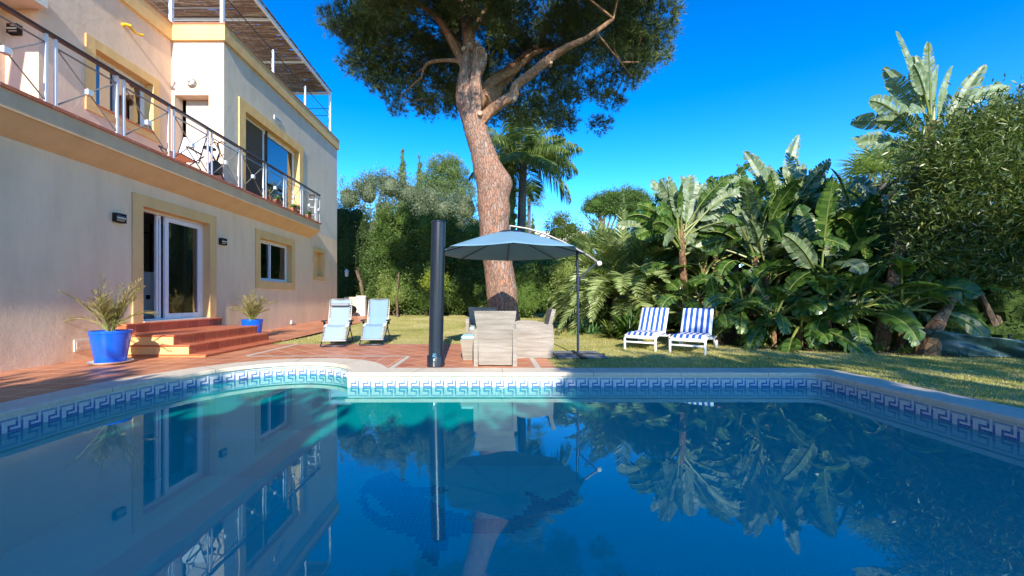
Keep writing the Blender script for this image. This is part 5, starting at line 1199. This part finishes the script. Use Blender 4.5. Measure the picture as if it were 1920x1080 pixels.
tree('umbrella_pine', 'dark pine crown behind the fan palm on the right', 'tree', B(1665, 19), (6, .2), [E(1640, 305, 30, 18, 19), E(1670, 295, 34, 22, 19), E(1700, 290, 30, 26, 19), E(1625, 318, 16, 12, 19), E(1720, 320, 40, 30, 19)], 10000, .13, .045, M['needles'], M['brown_bark'], None, .45, 70, .6)
T_ = thing('far_hedge', 'olive green tree tops on the skyline between banana leaves and the fan palm', 'hedge', B(1600, 22))
el = [E(x, y, 34, 24, 22) for x, y in ((1530, 372), (1570, 360), (1610, 358), (1650, 366), (1500, 395), (1690, 380), (1560, 400), (1620, 400))]
cb = MB(); [core(cb, e, .6) for e in el]; leafmesh('foliage', cloud(el, 10000, .13, .06, .4, 80), cb, 'farleaf', T_)

# --- giant strelitzia (banana like) plants
def paddle(P0, d0, pet, L, W, bend, roll, out, mi, stk, tears=6, droop=.25, mtl=0):
    d = Vector(d0).normalized(); p = Vector(P0); pts = []
    for i in range(6): pts.append(tuple(p)); p = p + d * pet / 5; d = (d + Vector((0, 0, -1)) * bend * .05).normalized()
    stk.tube(pts, [.032 - .003 * i for i in range(6)], 5, cap=False); p = Vector(pts[-1])
    seg = 18; mid = [p.copy()]; ds = [d.copy()]
    for i in range(seg): d = (d + Vector((0, 0, -1)) * bend * .075 * (.5 + i / seg)).normalized(); p = p + d * (L / seg); mid.append(p.copy()); ds.append(d.copy())
    stk.tube([tuple(m_) for m_ in mid[::3]], [.016 * (1 - i / 8) + .003 for i in range(len(mid[::3]))], 4, cap=False)
    tl = {-1: set(rnd.sample(range(2, seg), tears)), 1: set(rnd.sample(range(2, seg), tears))}
    for sg in (-1, 1):
        dz_ = rnd.uniform(.0, .5) * droop; sk = 0
        for i in range(seg):
            if i in tl[sg]: dz_ = rnd.uniform(-.1, 1.2) * droop; sk = rnd.uniform(-.02, .03)
            t0, t1 = i / seg, (i + 1) / seg; w0 = W * math.sin(PI * min(1, .03 + t0 * .97)) ** .45 * (1.08 - .35 * t0); w1 = W * math.sin(PI * min(1, .03 + t1 * .97)) ** .45 * (1.08 - .35 * t1)
            if i == seg - 1: w1 = W * .12
            Q_ = []
            for (k_, w_) in ((i, w0), (i + 1, w1)):
                D = ds[k_]; s = D.cross(Vector((0, 0, 1)))
                if s.length < .1: s = Vector((math.cos(roll), math.sin(roll), 0))
                s.normalize(); s = Matrix.Rotation(roll, 3, D) @ s; n_ = s.cross(D)
                h1 = mid[k_] + s * sg * w_ * .55 + n_ * w_ * .20 + D * w_ * .12; h2 = h1 + s * sg * w_ * .43 - n_ * w_ * .05 + Vector((0, 0, -1)) * w_ * dz_ + D * (w_ * .22 + sk)
                Q_.append((mid[k_].copy(), h1, h2))
            gap = (i in tl[sg]) and rnd.random() < .85
            a0, b0, c0 = Q_[0]; a1, b1, c1 = Q_[1]
            if gap: c0 = c0.lerp(c1, .45); b0 = b0.lerp(b1, .2)
            out.append((a0, b0, b1, a1)); out.append((b0, c0, c1, b1)); mi += [mtl, mtl]
def strelitzia(label, base, stem_h, nl, L, W, emin, emax, pet=.7, grey=.35, lean=(0, 0), r=.09, stems=1, group='giant strelitzia plants in the right hand bed', faces=(0, 2 * PI), dry=.03, droop=.3, fan=None, bend=(.5, 1.3)):
    T_ = thing('strelitzia', label, 'plant', base, 0, group); out = []; mi = []; stk = MB(); tk_ = MB(); bx, by, bz = base
    for s in range(stems):
        ox, oy = (rnd.uniform(-.35, .35), rnd.uniform(-.3, .3)) if s else (0, 0); hh = stem_h * (rnd.uniform(.55, .95) if s else 1); tx, ty = bx + ox + lean[0], by + oy + lean[1]
        P = [(bx + ox, by + oy, bz - .03), (bx + ox + lean[0] * .3, by + oy, bz + hh * .4), (tx, ty, bz + hh)]
        tk_.tube(P, [r * 1.25, r * .95, r * .8], 10, jit=.4)
        nn = nl if s == 0 else max(4, nl * 2 // 3)
        for i in range(nn):
            a = faces[0] + (faces[1] - faces[0]) * ((i * .618 + rnd.uniform(-.04, .04)) % 1); e = emin + (emax - emin) * (i / nn) ** .9
            if fan is not None: a = (fan if i % 2 else fan + PI) + rnd.gauss(0, .42)
            u_ = rnd.random(); m_ = (0 if hh < 1.9 else 2) if u_ < dry and i < nn * .4 else (1 if rnd.random() < grey * (.5 + i / nn) else 0)
            paddle((tx + math.cos(a) * .05, ty + math.sin(a) * .05, bz + hh - rnd.uniform(-.05, .75) * min(1, hh / 2.5)), (math.cos(a) * math.cos(e), math.sin(a) * math.cos(e), math.sin(e)), pet * rnd.uniform(.45, 1.6), L * rnd.uniform(.6, 1.12), W * rnd.uniform(.8, 1.1), rnd.uniform(*bend), rnd.uniform(-1.0, 1.0) if fan is None else rnd.choice((-1, 1)) * rnd.uniform(.9, 1.7), out, mi, stk, rnd.randint(6, 12), droop, m_)
    tk_.build('stem', M['stem_bark'], T_, smooth=True)
    f_ = npmesh('leaves', arr(out), [M['banana'], M['bananagrey'], M['bananadry']], T_, mi); stk.build('leaf_stalk', M['petiole'], f_); return T_
def sx(x, Y): return (px(x, Y), Y, .02)
strelitzia('tall leftmost giant strelitzia leaning over the second lounger', sx(1285, 10.6), 3.0, 20, 1.1, .25, .15, 1.5, .6, .55, (-.1, 0), .09, 2, fan=0.3, bend=(.2, 1.0))
strelitzia('giant strelitzia with torn pale leaves behind the second lounger', sx(1350, 11.2), 3.25, 18, 1.15, .25, .2, 1.5, .6, .5, (0, 0), .09, 2, fan=-0.4, bend=(.2, 1.0))
strelitzia('giant strelitzia left of the tallest clump, with upright leaves', sx(1412, 10.2), 2.5, 18, 1.2, .26, .2, 1.5, .65, .5, (.05, 0), .08, 2)
strelitzia('tallest giant strelitzia in the middle of the clump', sx(1462, 10.9), 3.6, 20, 1.15, .26, .2, 1.5, .6, .6, (0, 0), .1, 2, fan=0.1, bend=(.2, 1.0))
strelitzia('giant strelitzia right of the tallest, leaves fanned against the sky', sx(1525, 11), 3.4, 18, 1.1, .25, .1, 1.45, .6, .6, (.1, 0), .09, 2, fan=0.5, bend=(.2, 1.0))
strelitzia('bright green giant strelitzia with a yellow orange stem', sx(1538, 9.2), 1.65, 16, 1.2, .28, .1, 1.5, .6, .25, (0, 0), .055, 1)
strelitzia('giant strelitzia with broad glossy leaves in front of the fan palm', sx(1612, 9.6), 2.5, 18, 1.2, .28, .2, 1.45, .6, .4, (0, 0), .08, 2)
strelitzia('giant strelitzia in the shade beneath the spiky fan palm', sx(1668, 10.0), 2.5, 14, 1.2, .27, .1, 1.4, .6, .3, (0, 0), .08, 2)
for x, Y, h_, lb in ((1318, 10.9, 2.0, 'mid height strelitzia between the two leftmost tall ones'), (1378, 11.6, 2.6, 'strelitzia filling the dip left of the tallest clump'), (1440, 11.5, 2.3, 'strelitzia in shade right behind the tallest stem'), (1500, 10.6, 2.2, 'strelitzia crowding the right side of the tallest stem'), (1575, 10.8, 2.6, 'strelitzia behind the broad glossy leaves'), (1640, 11.0, 2.4, 'dark strelitzia between fan palm and broad glossy leaves')):
    strelitzia(lb, sx(x, Y), h_, 18, 1.15, .27, -.2, 1.4, .55, .3, (0, 0), .07, 1, droop=.3)
lows = [(1290, 9.9, .9, 'low leafy strelitzia directly behind the second lounger'), (1345, 9.3, .75, 'low broad leaved strelitzia right of the second lounger'), (1395, 9.1, .95, 'low strelitzia left of the sunlit leaf cluster'), (1450, 8.7, .7, 'low dark strelitzia in the middle of the bed edge'), (1500, 8.55, .45, 'lowest strelitzia with wide leaves touching the lawn'), (1552, 8.5, .8, 'low strelitzia under the yellow orange stem'), (1600, 8.4, .9, 'low shaded strelitzia left of the leaning trunk'), (1690, 8.1, 1.0, 'low strelitzia right of the leaning trunk'), (1722, 8.6, .8, 'low strelitzia behind the stump by the tarpaulin')]
for x, Y, h_, lb in lows: strelitzia(lb, sx(x, Y), h_, 17, .85, .23, -.35, 1.3, .45, .05, (0, 0), .06, 1, dry=.08, droop=.35)
for x, Y, h_, lb in ((1688, 9.3, 2.7, 'strelitzia filling the gap under the spiky fan palm'), (1716, 9.0, 1.7, 'strelitzia between the leaning shaggy trunk and the leafy bush'), (1648, 9.9, 2.9, 'strelitzia directly left of the leaning shaggy trunk'), (1305, 11.6, 3.1, 'strelitzia rising between the two leftmost tall stems'), (1380, 10.9, 3.0, 'strelitzia with leaves against the sky just left of the middle'), (1425, 11.8, 3.5, 'high strelitzia half hidden left of the tallest one'), (1492, 11.4, 3.6, 'high strelitzia touching the tallest one on its right'), (1560, 11.4, 3.2, 'high strelitzia at the right shoulder of the clump'), (1600, 11.8, 2.9, 'strelitzia sloping down towards the fan palm')):
    strelitzia(lb, sx(x, Y), h_, 13, 1.05, .25, .1, 1.5, .6, .45, (rnd.uniform(-.1, .1), 0), .08, 1, droop=.25, bend=(.3, 1.2))
strelitzia('very tall strelitzia with leaning shaggy trunk beside the leafy bush', sx(1648, 8.25), 4.75, 24, 1.15, .21, .3, 1.52, .6, .9, (1.2, .1), .11, 1, droop=.1, fan=.1, bend=(.15, .6))
strelitzia('tall strelitzia whose pale leaves rise behind the bush at the right edge', sx(1890, 8.8), 4.0, 14, 1.4, .3, .2, 1.45, .6, .9, (.25, 0), .11, 1, droop=.1, fan=-.2, bend=(.15, .6))
# --- leafy bush at the right
T_ = thing('oleander_bush', 'large narrow leaved bush filling the right edge above the tarpaulin', 'bush', (8.9, 7.9, 0))
el = [E(1790, 270, 50, 36, 7.8, .8), E(1850, 245, 60, 36, 7.8, .8), E(1905, 250, 60, 40, 7.8, .8), E(1750, 320, 40, 40, 7.8, .7), E(1800, 340, 60, 50, 7.6, .8), E(1870, 320, 60, 50, 7.5, .8), E(1740, 400, 36, 44, 7.8, .7), E(1800, 430, 50, 46, 7.8, .8), E(1870, 410, 60, 50, 7.5, .8), E(1930, 360, 50, 60, 7.5, .8), E(1930, 460, 50, 50, 7.6, .8), E(1870, 490, 50, 36, 7.8, .7), E(1800, 500, 40, 30, 7.9, .7), E(1960, 260, 50, 50, 7.5, .8), E(1740, 480, 30, 30, 7.9, .5)]
Q = cloud(el + [(e_[0] + rnd.uniform(-.5, .5), e_[1] - .2, e_[2] + rnd.uniform(.0, .5), .28, .25, .4) for e_ in el], 42000, .14, .026, .42, 34, .35, .3); npmesh('crown', Q, M['bushleaf'], T_)
b = MB()
for (x0, x1, y1) in ((1880, 1800, 300), (1895, 1860, 260), (1905, 1920, 250), (1885, 1750, 400), (1900, 1830, 420), (1900, 1945, 380), (1890, 1780, 470)):
    Y = 8.0; b.tube([(px(x0, Y), Y, 0), (px(x0 * .5 + x1 * .5 + 10, Y), Y - .05, pz((620 + y1) / 2 + 30, Y)), (px(x1, Y), Y - .1, pz(y1, Y))], [.06, .045, .012], 7, jit=.3)
b.build('trunk', M['brown_bark'], T_, smooth=True)
T_ = thing('tree_stump', 'pinkish leaning trunk base at the end of the tarpaulin', 'stump', (px(1738, 7.5), 7.5, 0))
MB().tube([(px(1738, 7.5), 7.5, -.05), (px(1742, 7.5), 7.5, .25), (px(1752, 7.55), 7.55, .5), (px(1775, 7.7), 7.7, .85), (px(1800, 7.8), 7.8, 1.3)], [.17, .14, .10, .07, .05], 14, jit=.45).build('trunk', M['stem_bark'], T_, smooth=True)
# --- low plants
def strap_plant(name, label, base, n, L, W, mat, emin=.3, emax=1.4, group=None):
    T_ = thing(name, label, 'plant', base, 0, group); out = []
    for i in range(n):
        a = rnd.uniform(0, 2 * PI); e = rnd.uniform(emin, emax); d = Vector((math.cos(a) * math.cos(e), math.sin(a) * math.cos(e), math.sin(e))); p = Vector(base) + Vector((rnd.uniform(-.12, .12), rnd.uniform(-.12, .12), 0)); l = L * rnd.uniform(.6, 1.1)
        s = d.cross(Vector((0, 0, 1))).normalized() * W * .5; prev = p - s * .4, p + s * .4
        for k_ in range(1, 5):
            d = (d + Vector((0, 0, -.22))).normalized(); p = p + d * l / 4; w_ = (1, 1, .75, .08)[k_ - 1]; cur = p - s * w_, p + s * w_; out.append((prev[0], prev[1], cur[1], cur[0])); prev = cur
    npmesh('leaves', arr(out), mat, T_); return T_
for x, y_, lb in ((1088, 12.3, 'pale agapanthus clump just right of the parasol pole'), (1110, 12.0, 'pale agapanthus clump in the middle of the bed edge'), (1132, 12.2, 'pale agapanthus clump under the date palm fronds')): strap_plant('agapanthus', lb, sx(x, y_), 46, .42, .05, M['agave'], group='agapanthus clumps under the date palm')
strap_plant('bird_of_paradise', 'dark strap leaved clump behind the left lounger', sx(1180, 10.6), 80, .95, .075, M['banana'], .5, 1.45)
strap_plant('bird_of_paradise', 'strap leaved clump between the date palm and the left lounger', sx(1150, 10.9), 60, .7, .06, M['bushleaf'], .4, 1.4)
tree('shrub', 'small grey green shrub beside the right rattan armchair', 'bush', B(1058, 14.5), (.3, .03), [E(1058, 590, 16, 22, 14.5)], 2500, .08, .04, M['olive'], M['brown_bark'], None, .2, 60, .8, False)
for i, (x, Y) in enumerate([(1390, 9.0), (1420, 8.75), (1480, 8.35), (1530, 8.25), (1580, 8.2), (1640, 8.0), (1700, 7.7)]): strap_plant('weed_tuft', ['weed tuft under the low strelitzia left of the bed', 'second weed tuft along the bed edge from the loungers', 'weed tuft below the widest low leaves', 'weed tuft right of the widest low leaves', 'weed tuft below the yellow orange stem', 'weed tuft at the foot of the leaning shaggy trunk', 'weed tuft just left of the stump'][i], sx(x, Y), 60, .22, .03, M['farleaf'], .2, 1.4, 'weeds along the bed edge')
# --- tall trees behind the camera whose shade falls on the pool
def shade(label, x, Y, z, rx, rz_, n=2600):
    T_ = thing('garden_tree', label, 'tree', (x, Y, 0), 0, 'trees behind the pool'); el = [(x + rx * u, Y + rnd.uniform(-.3, .3), z + rz_ * v, rx * .55, .8, rz_ * .5) for u, v in ((-.5, 0), (.5, 0), (0, .45), (0, -.4), (-.45, .4), (.45, .4), (-.5, -.5), (.5, -.5))]
    MB().tube([(x, Y, 0), (x, Y, z)], [.18, .1], 8).build('trunk', M['brown_bark'], T_); cb = MB(); [core(cb, e, .9) for e in el]
    leafmesh('crown', cloud(el, n, .3, .16, .45, 40), cb, 'darkleaf', T_)
for i, (x, zt, rx) in enumerate([(-8.6, 6.1, 1.3), (-6.4, 6.2, 1.3), (-4.1, 6.05, 1.3), (-1.9, 5.5, 1.1), (.0, 5.35, 1.1), (1.4, 5.45, .75), (3.2, 7.2, 1.25), (4.9, 7.0, .9)]):
    shade('shade tree behind the camera, number %s from the villa side' % ('one two three four five six seven eight'.split()[i]), x, -6.0, zt - 2.2, rx, 2.3)
for i, x in enumerate((6.9, 9.4, 11.9)):
    T_ = thing('garden_tree', 'open crowned tree behind the camera, number %s at the right of the pool' % ('one two three'.split()[i]), 'tree', (x, -6.5, 0), 0, 'trees behind the pool')
    MB().tube([(x, -6.5, 0), (x, -6.5, 7)], [.2, .08], 8).build('trunk', M['brown_bark'], T_)
    el = [(x + rnd.uniform(-1, 1), -6.5 + rnd.uniform(-.5, .5), z, 1.1, .7, .7) for z in (1.5, 3, 4.4, 5.6, 6.8, 8, 9.2) for _ in (0, 1)]
    npmesh('crown', cloud(el, 3400, .3, .14, .4, 30), M['darkleaf'], T_)
